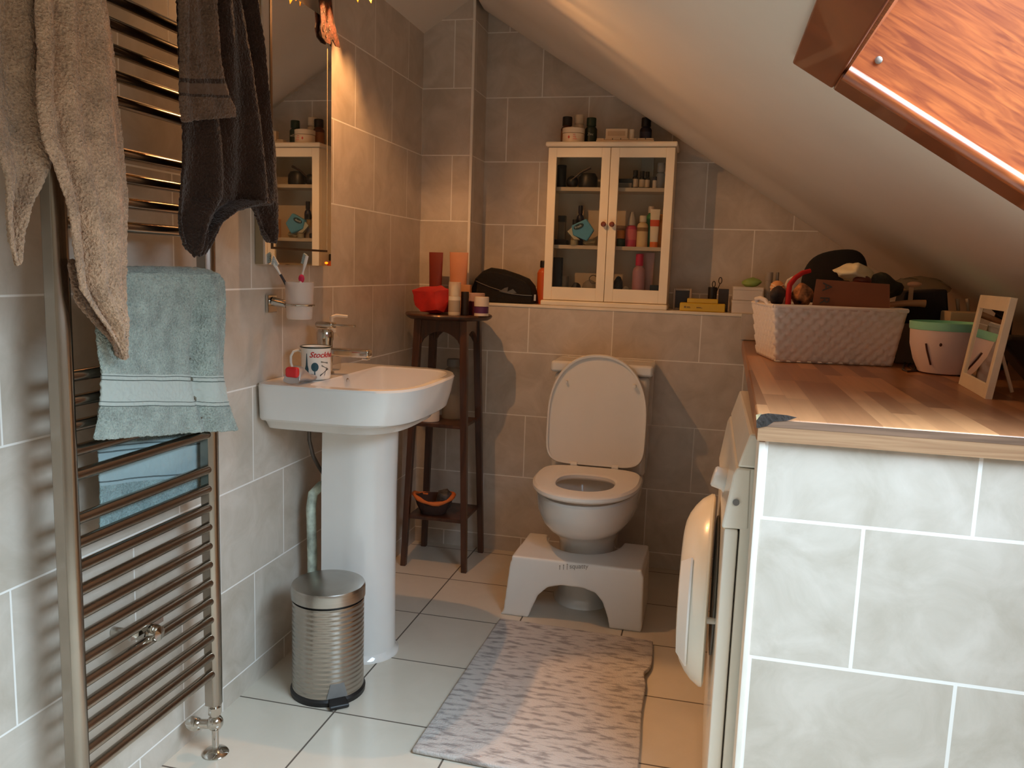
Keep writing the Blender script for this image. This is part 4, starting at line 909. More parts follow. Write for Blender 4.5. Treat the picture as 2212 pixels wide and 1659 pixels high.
V_('orange_shampoo_bottle', 'orange bottle with a black cap between the black bag and the cabinet', 'bottle', 1159, 1186, 563, 643, .10, 'bottle', pm('orange_gel', (206, 92, 34)), pm('nearblack', (30, 26, 24)), .16, zb=ZS, rmax=.026)
pf = thing('photo_frame', 'small pale square frame with a dark picture on the ledge right of the cabinet', 'picture frame', (1.04, .09, ZS))
a = on('y', .10, 1453, 662); b = on('y', .10, 1495, 624); zt = b.z
m = MB(); w = .008
for p, q_ in (((a.x, .095, ZS), (a.x+w, .107, zt)), ((b.x-w, .095, ZS), (b.x, .107, zt)), ((a.x+w, .095, ZS), (b.x-w, .107, ZS+w)), ((a.x+w, .095, zt-w), (b.x-w, .107, zt))): m.box(p, q_)
m.build('frame', pm('frame_grey', (170, 154, 136)), pf, bev=.0015)
m = MB(); m.box((a.x+w, .100, ZS+w), (b.x-w, .104, zt-w)); m.build('picture', pm('dark_picture', (60, 52, 48)), pf, smooth=False)
sh = thing('plastic_box', 'yellow hinged plastic tool case lying on the ledge', 'case', (1.13, .03, ZS))
a = on('y', .02, 1468, 668); b = on('y', .02, 1566, 671); z1 = on('y', .02, 1516, 655).z; z2 = on('y', .02, 1516, 646).z
M_yel = pm('yellow_plastic', (214, 174, 44), .4)
m = MB(); m.box((a.x, .006, ZS+.0003), (b.x, .060, z1), bev=.004, seg=3); m.build('case_body', M_yel, sh)
a2 = on('y', .02, 1484, 655); b2 = on('y', .02, 1551, 655); m = MB(); m.box((a2.x, .010, z1), (b2.x, .056, z2+.001), bev=.003, seg=3); m.build('case_lid', M_yel, sh)
m = MB(); xa = a.x+.028; m.lathe((xa-.008, .0055, (ZS+z1)/2), [(.0035, 0), (.0035, .0006), (0, .0006)], 12, (0, -1, 0))
for k in range(2): m.box((xa-.002, .0050, (ZS+z1)/2-.002+.003*k-.001), (xa+.012-.002*k, .0058, (ZS+z1)/2-.0005+.003*k-.001)); m.box((xa+.034, .0050, (ZS+z1)/2-.002+.003*k-.001), (xa+.056-.006*k, .0058, (ZS+z1)/2-.0005+.003*k-.001))
m.build('printed_marking', pm('brown_print', (110, 80, 30)), sh, smooth=False)
V_('dropper_bottle', 'black-capped bottle with a white label behind the yellow case', 'bottle', 1525, 1549, 620, 663, .095, 'supp', pm('label_white', (226, 214, 194)), pm('nearblack', (30, 26, 24)), .55, zb=ZS)
V_('dark_jar', 'dark square jar right of the black-capped bottle on the ledge', 'jar', 1550, 1572, 624, 664, .10, 'box', pm('dark_glass', (48, 42, 42)), None, zb=ZS, thick=.013)
sc = thing('scissors', 'nail scissors with looped handles standing in the bottle on the ledge', 'scissors', (1.15, .11, ZS+.08))
m = MB()
for (px, py, r_) in ((1542, 614, .0075), (1556, 606, .008)):
    p = on('y', .115, px, py); m.tube([p+Vector((r_*math.cos(2*PI*j/16)*.75, 0, r_*1.5*math.sin(2*PI*j/16))) for j in range(17)], .0017, 8, False)
    q2 = on('y', .115, 1540, 640); m.cyl(p+Vector((0, 0, -r_*1.4)), Vector((q2.x, .115, ZS+.04)), .0017, n=8)
m.build('blades', pm('scissor_dark', (60, 54, 50), .35, metal=.8), sc)
# white card boxes with a green pouch
a = on('y', .02, 1580, 671); b = on('y', .02, 1652, 674); zt = on('y', .02, 1615, 620).z
zm = (ZS+zt)/2
Mcard = pm('white_card', (226, 214, 200), .7)
cbx = thing('storage_box', 'white cardboard box, lower of the two stacked at the right end of the ledge', 'box', (a.x, .02, ZS), 'white boxes stacked on the ledge')
m = MB(); m.box((a.x, .005, ZS+.0003), (b.x-.012, .13, zm-.002), bev=.0015); m.build('carton', Mcard, cbx)
m = MB(); m.box((a.x-.001, .004, zm-.012), (b.x-.011, .131, zm-.001), bev=.0015); m.build('lid', Mcard, cbx)
cbx = thing('storage_box', 'white cardboard box, upper of the two stacked on the ledge, under the green pouch', 'box', (a.x, .02, zm), 'white boxes stacked on the ledge')
m = MB(); m.box((a.x+.001, .006, zm), (b.x-.012, .13, zt-.012), bev=.0015); m.build('carton', Mcard, cbx)
m = MB(); m.box((a.x, .005, zt-.012), (b.x-.011, .131, zt), bev=.0015); m.build('lid', Mcard, cbx)
p = on('y', .06, 1624, 608); m = MB(); m.sphere((p.x, .06, zt+.016), .036, 18, (1, .7, .5)); m.rough(.006, 45, 8)
for v in m.bm.verts: v.co.z = max(v.co.z, zt+.0003)
tag(m.build('green_pouch', pm('leaf_green', (150, 178, 96), .6)), 'crumpled light green cloth pouch on the stacked white boxes', 'pouch')
V_('grey_cup', 'grey translucent cylinder standing behind the green pouch', 'cup', 1651, 1668, 588, 622, .05, 'jar', frost_mat('grey_clear', (176, 164, 150), .75), None, .2, zb=ZS)
V_('silver_bottle', 'silver bottle with shiny top behind the basket corner', 'bottle', 1670, 1682, 588, 640, .08, 'bottle', pm('silverish', (170, 160, 148), .3, metal=.6), None, .2, zb=ZS-.012+.012)

# ---------------------------------------------------------------- woven basket and contents on the worktop
YK = -.745
f0 = on('z', ZT, 1676, 782); f1 = on('z', ZT, 1926, 792)
bx = (f1-f0); bw_ = bx.length; bxd = bx.normalized(); byd = Vector((0, 0, 1)).cross(bxd)
BD = .235
tl = on('y', f0.y, 1662, 655); 
bk = thing('woven_basket', 'white woven rectangular basket full of odds and ends on the worktop', 'basket', f0)
hB = on('y', f0.y, 1700, 662).z-ZT; 
flare = .020
m_, N_, L_, P__ = nt('woven_white')
P__.inputs['Base Color'].default_value = srgb(242, 228, 216); P__.inputs['Roughness'].default_value = .7
def bpnt(u, v, z, fl=0): return f0 + bxd*(u*bw_) + byd*(v*BD) + Vector((0, 0, z)) + bxd*((u-.5)*2*fl) + byd*((v-.5)*2*fl)
m = MB(); NU, NV, NZ = 44, 30, 20
def wall(p0, p1, n, sgn):
    G = []
    for k in range(NZ+1):
        z = hB*k/NZ; row = []
        for i in range(n+1):
            t = i/n; u = p0[0]+(p1[0]-p0[0])*t; v = p0[1]+(p1[1]-p0[1])*t
            fl = flare*(k/NZ)
            p = bpnt(u, v, z, fl)
            nn = (byd if abs(p1[0]-p0[0]) > .5 else bxd)*sgn
            wv = .0042*(1 if ((i//2)+(k//2)) % 2 else -1)*(1 if (i % 2 or k % 2) else .4) if 0 < i < n else 0
            row.append(m.bm.verts.new(p+Vector((0, 0, .003))+nn*wv+Vector((0, 0, .0015*math.sin(i*1.9) if k == NZ else 0))))
        G.append(row)
    for k in range(NZ):
        for i in range(n): m.bm.faces.new((G[k][i], G[k][i+1], G[k+1][i+1], G[k+1][i]))
wall((0, 0), (1, 0), NU, -1); wall((1, 0), (1, 1), NV, 1); wall((1, 1), (0, 1), NU, 1); wall((0, 1), (0, 0), NV, -1)
bmesh.ops.remove_doubles(m.bm, verts=m.bm.verts, dist=.002)
bt = [bpnt(u, v, .002) for u, v in ((0, 0), (1, 0), (1, 1), (0, 1))]; m.prism(bt, (0, 0, .002))
m.build('weave', m_, bk, solid=.004)
m = MB(); m.tube([bpnt(u, v, hB, flare) for u, v in ((0, 0), (.25, 0), (.5, 0), (.75, 0), (1, 0), (1, .5), (1, 1), (.5, 1), (0, 1), (0, .5), (0, 0))], .006, 8); m.rough(.0015, 90); m.build('rim', m_, bk)
hg = [bpnt(0, .25, hB, flare), bpnt(0, .3, hB+.014, flare+.008), bpnt(0, .5, hB+.018, flare+.010), bpnt(0, .7, hB+.014, flare+.008), bpnt(0, .75, hB, flare)]
m = MB(); m.tube(hg, .006, 8); m.build('handle', m_, bk)
def bz(px, py, v=.5):     # a point in the basket's depth plane
    return on('y', f0.y+BD*v, px, py)
cd_ = thing('cardboard_piece', 'brown cardboard lettered AR sideways, standing in the basket', 'cardboard', bz(1820, 660, .1))
pts = [on('y', f0.y+.035, *q_) for q_ in ((1752, 668), (1764, 603), (1922, 614), (1924, 670))]
m = MB(); pts[0].z -= .02; pts[3].z -= .02; m.prism(pts, (0, .006, 0)); m.build('sheet', mat('cardboard', (138, 84, 56), .85, var=.06, scale=6), cd_, smooth=False)
def crd(px0, py0):
    o_ = on('y', f0.y+.0335, px0, py0)
    return lambda v: o_+Vector((v.y, -v.z, -v.x))
text('lettering', 'A', .036, crd(1778, 610), pm('marker', (58, 52, 46)), cd_); text('lettering', 'R', .036, crd(1772, 640), pm('marker', (58, 52, 46)), cd_)
# tissue
def crumple(name, label, cat, c, rad, mm, amp=.35, sc=25, seed=0, zmin=None, sub=3):
    bm = bmesh.new(); bmesh.ops.create_icosphere(bm, subdivisions=sub, radius=1)
    for v in bm.verts:
        v.co = Vector((v.co.x*rad[0], v.co.y*rad[1], v.co.z*rad[2])); v.co += Vector(noise.noise_vector(v.co*sc+Vector((seed, 0, 0))))*min(rad)*amp; v.co += Vector(c)
        if zmin is not None: v.co.z = max(v.co.z, zmin)
    me = bpy.data.meshes.new(name); bm.to_mesh(me); bm.free(); me.materials.append(mm)
    o = bpy.data.objects.new(name, me); COL.objects.link(o)
    for p in me.polygons: p.use_smooth = True
    me.set_sharp_from_angle(angle=math.radians(28))
    return tag(o, label, cat)
c = bz(1848, 596, .45); m = MB()
fan = [(1800, 583), (1828, 569), (1855, 568), (1880, 580), (1888, 590), (1876, 604), (1846, 608), (1824, 604), (1810, 594)]
cc = bz(1845, 588, .3); cv = m.bm.verts.new(cc+Vector((0, -.02, 0))); vs = [m.bm.verts.new(bz(px, py, .45+.12*math.sin(i*2.1))) for i, (px, py) in enumerate(fan)]
for i in range(len(vs)): m.bm.faces.new((vs[i], vs[(i+1) % len(vs)], cv))
bmesh.ops.subdivide_edges(m.bm, edges=m.bm.edges[:], cuts=3, use_grid_fill=True); m.rough(.006, 40, 4)
tag(m.build('paper_tissue', mat('tissue', (240, 226, 186), .9), solid=.003), 'crumpled cream tissue sticking up from the basket', 'tissue')
rb = tag(MB().tube([bz(1702, 662, .12), bz(1703, 636, .13), bz(1706, 615, .16), bz(1718, 600, .22), bz(1734, 589, .28), bz(1750, 585, .32)], lambda s: .0085*(1-.25*s), 10).build('red_strap', mat('red_felt', (196, 30, 28), .8, bump=.3)), 'red felt strap curling over the left of the basket contents', 'strap')
p = bz(1782, 603, .3)
V_('orange_ball', 'orange and cream striped ball at the left of the basket', 'ball', 1661, 1694, 603, 640, f0.y+.13, 'jar', pm('orange_cream', (232, 162, 100)), None, .5)
ob = bpy.data.objects[[o.name for o in bpy.data.objects if o.name.startswith('orange_ball')][-1]]
for ch in list(ob.children): bpy.data.objects.remove(ch)
p = on('y', f0.y+.10, 1679, 621); ob.location = p
MB().sphere(p, .020, 20).build('shell', pm('orange_cream', (232, 162, 100)), ob)
m = MB()
for k in range(3): m.tube([p+Vector((.0203*math.cos(a)*math.cos(.5*k-.5), .0203*math.sin(a), .0203*math.cos(a)*math.sin(.5*k-.5))) for a in [2*PI*j/24 for j in range(25)]], .0012, 6, False)
m.build('stripe', pm('stripe_cream', (246, 220, 180)), ob)
t_ = thing('paper_strip', 'white curled strip with a square end behind the red strap', 'strip', bz(1790, 610, .5))
m = MB(); m.tube([bz(1698, 618, .4), bz(1703, 606, .4), bz(1713, 600, .4), bz(1726, 603, .4)], .005, 8); m.prism([bz(1714, 602, .4), bz(1728, 601, .4), bz(1729, 620, .4), bz(1716, 620, .4)], (0, .006, 0)); m.build('strip', pm('strip_white', (230, 212, 190)), t_)
crumple('cosmetic_pouch', 'black and floral pouch at the left inside the basket', 'pouch', bz(1682, 640, .22), (.026, .03, .030), mat('floral_dark', (62, 46, 38), .8, var=.7, scale=35), seed=1)
crumple('soft_bundle', 'fluffy pale pink and brown bundle beside the red strap in the basket', 'bundle', bz(1690, 642, .25), (.030, .03, .030), mat('mottled_fur', (196, 150, 124), .9, var=.35, scale=40, bump=1, bscale=200), seed=6)
crumple('patterned_scarf', 'orange and white patterned cloth against the cardboard in the basket', 'cloth', bz(1732, 640, .30), (.028, .03, .034), mat('patterned', (186, 124, 78), .8, var=.6, scale=45), seed=11)
crumple('brown_wrapper', 'brown glossy wrapper under the cream tissue', 'wrapper', bz(1862, 607, .35), (.026, .02, .014), mat('brown_gloss', (104, 44, 26), .3), seed=3)
crumple('green_net_bag', 'dark green crumpled bag behind the cardboard in the basket', 'bag', bz(1905, 620, .6), (.055, .04, .036), mat('dark_green', (46, 48, 34), .6, var=.3, scale=30, bump=.5, bscale=80), seed=14)
# wooden brush lying across the basket
hb = thing('wooden_brush', 'pale wooden handled brush lying across the right end of the basket', 'brush', bz(1950, 655, .5))
yb2 = f0.y+.12
m = MB(); m.tube([on('y', yb2, *q_) for q_ in ((1888, 662), (1930, 657), (1960, 655), (1985, 655), (1999, 656))], lambda s: .007+.004*s, 12); m.build('handle', mat('pale_wood', (188, 140, 100), .5), hb)
m = MB(); m.prism([on('y', yb2, *q_) for q_ in ((1961, 655), (1965, 620), (1974, 620), (1971, 656))], (0, .006, 0)); m.build('spatula', mat('pale_wood2', (170, 136, 104), .5), hb)
crumple('crumpled_foil', 'shiny crumpled cellophane on the wooden brush, right of the basket', 'cellophane', on('y', yb2, 1975, 614), (.020, .012, .008), frost_mat('cellophane', (206, 160, 130), .6), seed=21)
# hat behind
ht = thing('black_cap', 'large black rounded cap standing behind the basket', 'cap', on('y', -.38, 1800, 640))
yh = f0.y+BD+.12
out = [(1726, 650), (1730, 600), (1737, 580), (1748, 562), (1765, 549), (1790, 541), (1820, 537), (1845, 537), (1860, 543), (1870, 555), (1875, 570), (1877, 600), (1876, 650)]
rg = []
cen = on('y', yh, 1800, 640)
for k in range(9):
    t = k/8; s = math.sin(PI*(.08+.84*t))**.6
    rg.append([Vector((cen.x+(on('y', yh, *q_).x-cen.x)*s, yh-.05+.11*t, ZT+.002+(on('y', yh, *q_).z-ZT)*s)) for q_ in out]+[Vector((cen.x+.08*s, yh-.05+.11*t, ZT+.002)), Vector((cen.x-.08*s, yh-.05+.11*t, ZT+.002))])
m = MB(); m.loft(rg); m.build('crown', M_blackc, ht, sub=1)
# navy box, grey box, pot, cable, glass frame, bag at the edge
def wbox(name, label, cat, L, R, T, B, y, dep, mm, lidm=None):
    a = on('y', y, L, B); b = on('y', y, R, B); zt = on('y', y, (L+R)/2, T).z
    t = thing(name, label, cat, (a.x, y, ZT))
    m = MB(); m.box((a.x, y, ZT+.0005), (b.x, y+dep, zt), bev=.003); m.build('shell', mm, t)
    return t, a, b, zt
t, a, b, zt = wbox('grey_box', 'grey carton between the basket and the white pot', 'box', 1934, 2010, 700, 770, -.60, .14, pm('grey_card', (126, 112, 100), .7))
z0n = zt+.0005; p0 = on('y', -.57, 1942, 700); p1 = on('y', -.57, 2052, 625)
nv = thing('navy_bag', 'dark navy bag standing on the grey carton behind the pot', 'bag', (p0.x, -.57, z0n))
m = MB(); m.prism([(p0.x, -.585, z0n), (p0.x+.01, -.585, p1.z-.010), (p1.x-.01, -.585, p1.z), (p1.x+.006, -.585, z0n)], (0, .13, 0)); m.rough(.003, 30); m.build('bag_body', mat('navy_cloth', (34, 30, 36), .85, bump=.3), nv, bev=.006)
crumple('clear_bag', 'clear crinkled plastic bag lying behind, under the sloping ceiling', 'plastic bag', on('y', -.36, 1985, 612)+Vector((0, 0, -.01)), (.09, .04, .03), frost_mat('film_green', (110, 110, 88), .35), .6, 30, 31)
for i, (px, l_) in enumerate(((2068, 'left'), (2090, 'right'))):
    tag(MB().tube([on('y', -.55, px, 645), on('y', -.55, px+2, 670), on('y', -.55, px+1, 696)], lambda s: .006-.003*s, 8).build('cream_tie', pm('tie_cream', (206, 182, 150), .6)), l_+' of the two pale hanging ties behind the white pot', 'tie', 'pale ties behind the pot')
kb = wbox('dark_case', 'low dark case right of the pale ties, under the ceiling', 'case', 2098, 2185, 690, 725, -.62, .12, pm('case_dark', (52, 42, 36), .7))
tag(MB().box((on('y', -.70, 2125, 0).x, -.70, ZT+.0005), (on('y', -.70, 2212, 0).x, -.60, on('y', -.70, 2170, 678).z), bev=.004).build('cream_tray', pm('tray_cream', (206, 178, 140), .6)), 'cream tray edge behind the white standing frame', 'tray')
pb = on('z', ZT, 2045, 812); PR = .074
PC = Vector((1.752, -.815, ZT))
pot = thing('utility_pot', 'white plastic pot with a mint green rim and slots, right of the basket', 'pot', PC)
hP = on('y', PC.y-.09, 2060, 700).z-ZT
m = MB(); m.lathe(PC, [(.050, 0), (.060, .004), (.075, .035), (.086, .075), (.0885, hP-.018), (.085, hP-.018), (.070, .035), (.05, .008), (0, .006)], 48); m.build('pot_body', mat('pot_white', (238, 214, 204), .35, var=.01), pot)
m = MB(); m.lathe(PC, [(.0895, hP-.020), (.0905, hP-.017), (.0915, hP), (.088, hP+.001), (.086, hP-.018)], 48); m.loft([[PC+Vector((.0895*math.cos(2*PI*j/48), .0895*math.sin(2*PI*j/48), hP-.02)) for j in range(48)], [PC+Vector((.086*math.cos(2*PI*j/48), .086*math.sin(2*PI*j/48), hP-.018)) for j in range(48)]], False, False); m.build('mint_rim', pm('mint', (150, 222, 186)), pot)
def potp(px, py, off=.0008):
    d = (on('y', 5, px, py)-CAM).normalized(); best = None
    s = .3
    while s < 4:
        p = CAM+d*s; z = p.z-ZT
        if 0 < z < hP:
            r_ = .06+(.0885-.06)*min(1, z/.075)**.8
            if (p.x-PC.x)**2+(p.y-PC.y)**2 < (r_+off)**2: return p
        s += .0008
    return CAM+d*2.8
m = MB(); m.tube([potp(*q_) for q_ in ((2000, 742), (2002, 756), (2006, 772), (2010, 788))], .0022, 8); m.build('slot', pm('slot_dark', (90, 56, 44)), pot)
m = MB(); p = potp(2032, 745); m.sphere(p, .0035, 10, (1, .6, 1.3)); m.build('hole', pm('slot_dark', (90, 56, 44)), pot)
cp = [on('z', ZT+.003, *q_) for q_ in ((1985, 800), (1960, 802), (1950, 798), (1956, 782), (1968, 765), (1980, 757), (1990, 762), (1985, 785), (1972, 800), (1962, 790), (1975, 772), (1995, 775))]
tag(MB().tube(cp, .0025, 8).build('charging_cable', pm('cable_dark', (60, 50, 46), .6)), 'dark coiled cable on the worktop left of the white pot', 'cable')
fr = thing('standing_mirror', 'white framed rectangular mirror leaning upright at the right of the worktop', 'mirror', (1.71, -1.2, ZT))
A = on('z', ZT, 2070, 829); B_ = on('z', ZT, 2127, 862)
Tn = on('y', B_.y, 2183, 642); Tf = on('y', A.y, 2130, 634)
upn = (Tn-B_); wd = (B_-A); wdl = wd.length; wdn = wd.normalized(); upl = upn.length; upd = upn.normalized()
nf = wdn.cross(upd).normalized()
if nf.x > 0: nf = -nf
def fp(u, v, h=0): return A+wdn*(u*wdl)+upd*(v*upl)-nf*h
m = MB(); bW = .022; bu = bW/wdl; bv = .030/upl; TH = .014
for (u0, u1, v0, v1) in ((0, bu, 0, 1), (1-bu, 1, 0, 1), (bu, 1-bu, 0, bv), (bu, 1-bu, 1-bv, 1)):
    m.loft([[fp(u0, v0), fp(u1, v0), fp(u1, v1), fp(u0, v1)], [fp(u0, v0, TH), fp(u1, v0, TH), fp(u1, v1, TH), fp(u0, v1, TH)]])
m.build('frame', pm('frame_white', (238, 220, 190), .4), fr, bev=.001)
M_mir = mat('mirror_silver', (.86, .87, .86), .015, 1, var=0)
m = MB(); m.loft([[fp(u, v, .004) for u, v in ((bu, bv), (1-bu, bv), (1-bu, 1-bv), (bu, 1-bv))], [fp(u, v, .009) for u, v in ((bu, bv), (1-bu, bv), (1-bu, 1-bv), (bu, 1-bv))]]); m.build('glass', M_mir, fr, smooth=False)
m = MB(); q0 = fp(.5, .7, TH); m.tube([q0, Vector((q0.x+.05, q0.y, ZT+.003))], .004, 8); m.build('strut', pm('frame_white', (238, 220, 190), .4), fr)
eb = thing('dark_bag', 'dark sloping bag at the far right edge of the worktop', 'bag', on('z', ZT, 2200, 850))
bb0 = [on('y', -1.02, *q_) for q_ in ((2155, 740), (2175, 725), (2260, 730), (2330, 860), (2235, 872))]
m = MB(); m.prism([Vector((p.x, -1.05, max(p.z, ZT+.001))) for p in bb0], (0, .10, 0)); m.build('bag_body', mat('brown_black', (46, 36, 32), .8), eb, bev=.008)

# ---------------------------------------------------------------- mirror cabinet on the left wall
MY0, MY1, MZ0, MZ1, MX = -1.243, -.865, 1.138, 1.835, .030
mi = thing('bathroom_mirror', 'tall wall mirror with an orange sensor light, above the basin', 'mirror', (0, (MY0+MY1)/2, MZ0))
m = MB(); m.box((.001, MY0, MZ0), (MX-.006, MY1, MZ1)); m.build('backing', pm('mirror_back', (150, 130, 100), .5), mi, bev=.001)
m = MB(); m.box((MX-.0055, MY0, MZ0), (MX, MY1, MZ1)); m.build('glass', M_mir, mi, smooth=False)
M_strip = mat('etched_strip', (66, 50, 34), .4, .3, var=.05)
m = MB(); m.box((MX, MY0+.030, MZ0+.046), (MX+.0012, MY0+.040, MZ1-.02)); m.build('etched_line', M_strip, mi, smooth=False)
m = MB(); m.box((MX, MY0+.030, MZ0+.040), (MX+.0012, MY1-.026, MZ0+.046)); m.build('etched_line', M_strip, mi, smooth=False)
m = MB(); m.box((MX, MY1-.028, MZ0+.046), (MX+.0008, MY1-.026, MZ1-.02)); m.build('etched_line', pm('etch_pale', (206, 180, 140)), mi, smooth=False)
p = on('x', MX, 705, 568); m = MB(); m.sphere((MX+.001, p.y, p.z), .0032, 12, (.5, 2.6, 1)); m.build('sensor_light', emit_mat('orange_glow', (255, 96, 10), 5), mi)

# red lace heart hanging at the mirror's edge
lc = thing('lace_ribbon', 'red and cream lace ribbon hanging over the right edge of the mirror', 'ribbon', (.04, -.84, 1.86))
P_ = [(676, -30), (686, -30), (712, -30), (716, 20), (720, 48), (728, 78), (733, 103), (724, 100), (716, 84), (712, 96), (703, 92), (694, 80), (690, 60), (692, 48), (690, 20), (688, 0)]
m = MB(); pts = [on('x', MX+.006, *q_) for q_ in P_[1:]]; m.prism(pts, (.003, 0, 0))
m.build('band', mat('red_lace', (66, 34, 26), .8, var=.5, scale=60, bump=.6, bscale=150), lc, smooth=False)
m = MB()
for (px, py, r_) in ((699, 60, .007), (707, 40, .006), (705, 74, .006), (700, 20, .006), (712, 60, .005)):
    p = on('x', MX+.010, px, py); m.tube([p+Vector((0, r_*.7*math.cos(2*PI*j/12), r_*1.3*math.sin(2*PI*j/12))) for j in range(13)], .0012, 6, False)
m.build('stitching', pm('lace_cream', (104, 78, 64), .8), lc)
m = MB(); m.tube([on('x', MX+.008, 700, -25), Vector((MX+.008, -.87, MZ1+.01)), Vector((.012, -.87, MZ1+.012))], .0012, 6); m.build('loop', pm('lace_cream', (104, 78, 64), .8), lc)

# star lamp hanging from the ceiling just above the frame
sl = thing('star_lamp', 'brass star shaped ceiling lamp with pointed leaves, seen in the mirror', 'lamp', LP)
M_brass = mat('aged_brass', (170, 122, 50), .35, 1, var=.15, scale=30)
m = MB(); m.lathe((LP.x, LP.y, zl(LP.x)-.012), [(.035, .03), (.035, .004), (.03, 0), (0, 0)], 24); m.build('ceiling_rose', M_brass, sl)
m = MB(); m.cyl((LP.x, LP.y, LP.z+.045), (LP.x, LP.y, zl(LP.x)), .008); m.lathe((LP.x, LP.y, LP.z+.022), [(.016, 0), (.016, .03), (.008, .036)], 20); m.build('stem', M_brass, sl)
m = MB(); m.sphere(LP+Vector((0, 0, .014)), .026, 20); bulb = m.build('bulb', emit_mat('bulb_glow', (255, 190, 110), 25), sl)
SHT = Matrix.Rotation(math.radians(-17), 3, Vector((.26, .966, 0)))   # shade tipped off the wall; tilt and inner leaves invented to steer its light
for k in range(24):
    a = 2*PI*k/24; d = Vector((math.cos(a), math.sin(a), 0)); s = Vector((-d.y, d.x, 0)); c0 = LP+Vector((0, 0, .035))
    if k % 2: prof = [(.015, .006, 0), (.040, .014, -.010), (.060, .0165, -.040), (.072, .0135, -.078), (.075, .0, -.092)]
    else: prof = [(.015, .006, .003), (.043, .014, -.006), (.063, .0165, -.045), (.073, .011, -.078), (.079, .0, -.104)]
    pts = [c0+d*r_-s*w+Vector((0, 0, z)) for r_, w, z in prof]+[c0+d*r_+s*w+Vector((0, 0, z)) for r_, w, z in reversed(prof[:-1])]
    pts = [LP+SHT @ (p-LP) for p in pts]
    m = MB(); m.prism(pts, SHT @ (d*.0015+Vector((0, 0, .001)))); m.build('leaf', M_brass, sl, smooth=False)

# ---------------------------------------------------------------- towel radiator
RX = .088; RY0, RY1 = -2.003, -1.583
ra = thing('towel_radiator', 'tall chrome ladder towel radiator on the left wall', 'radiator', (RX, (RY0+RY1)/2, .13))
M_rad = mat('satin_chrome', (168, 158, 146), .22, 1, var=.04)
for y in (RY0, RY1):
    m = MB(); pts = []
    w = .017
    sec = [(-.015, -w), (.006, -w), (.014, -w*.6), (.017, 0), (.014, w*.6), (.006, w), (-.015, w)]
    m.prism([(RX+a, y+b, .125) for a, b in sec], (0, 0, 1.70)); m.build('post', M_rad, ra, bev=.0015)
zr_ = [.205+.0437*k for k in range(12)] + [.765+.0437*k for k in range(5)] + [1.113] + [1.200+.0437*k for k in range(4)] + [1.421+.0437*k for k in range(5)] + [1.72, 1.76]
for z in zr_:
    m = MB(); m.cyl((RX, RY0+.012, z), (RX, RY1-.012, z), .0108, n=18); m.build('rung', M_rad, ra)
for (y, z) in ((-1.80, .385),):
    m = MB(); m.cyl((.001, y, z), (RX-.008, y, z), .010, n=14); m.lathe((RX+.010, y, z+.01), [(.017, -.008), (.018, .0), (.015, .012), (0, .015)], 20, (1, 0, 0)); m.box((RX-.012, y-.05, z+.012), (RX-.006, y+.05, z+.034)); m.build('wall_bracket', M_chrome, ra)
for y in (RY0, RY1):
    m = MB(); m.cyl((RX, y, .128), (RX, y, .095), .010); m.cyl((RX, y, .118), (RX, y, .100), .015, n=8); m.sphere((RX, y, .078), .019, 16); m.cyl((RX, y, .075), (RX, y, .004), .008)
    m.cyl((RX, y, .075), (RX-.06, y-.01, .070), .011); m.sphere((RX-.05, y-.008, .071), .017, 14, (1.3, 1, 1))
    m.lathe((RX, y, .0), [(.029, 0), (.030, .003), (.026, .008), (.011, .014), (0, .014)], 28); m.build('valve', M_chrome, ra)

# ---------------------------------------------------------------- towels
def sheet(name, rows, fold, m_, xoff, parent=None, nu=26, uvs=None, solid=.006, ysub=1, cap=None):
    """rows: (left point, right point) lists from top to bottom, in world space; fold(u, v) -> push off the wall"""
    m = MB(); uvl = m.bm.loops.layers.uv.new('UVMap')
    # resample rows smoothly
    R = []; K = len(rows); NV = (K-1)*5
    for i in range(NV+1):
        t = i/NV*(K-1); k = min(int(t), K-2); f = t-k
        f = f*f*(3-2*f)*.35+f*.65
        R.append((rows[k][0].lerp(rows[k+1][0], f), rows[k][1].lerp(rows[k+1][1], f)))
    G = []
    for i, (a, b) in enumerate(R):
        v = i/NV; row = []
        for j in range(nu+1):
            u = j/nu; p = a.lerp(b, u); w = min(1, (b-a).length/.06)
            p = p+Vector((xoff+fold(u, v)*w, 0, 0)) + Vector(noise.noise_vector(p*14))*.002
            row.append(m.bm.verts.new(p))
        G.append(row)
    for i in range(NV):
        for j in range(nu):
            f = m.bm.faces.new((G[i][j], G[i+1][j], G[i+1][j+1], G[i][j+1]))
            for l, (ii, jj) in zip(f.loops, ((i, j), (i+1, j), (i+1, j+1), (i, j+1))): l[uvl].uv = (jj/nu, ii/NV)
    return m.build(name, m_, parent, solid=solid, sub=2, terry=.0045)
def prow(x, L, R): return (on('x', x, *L), on('x', x, *R))
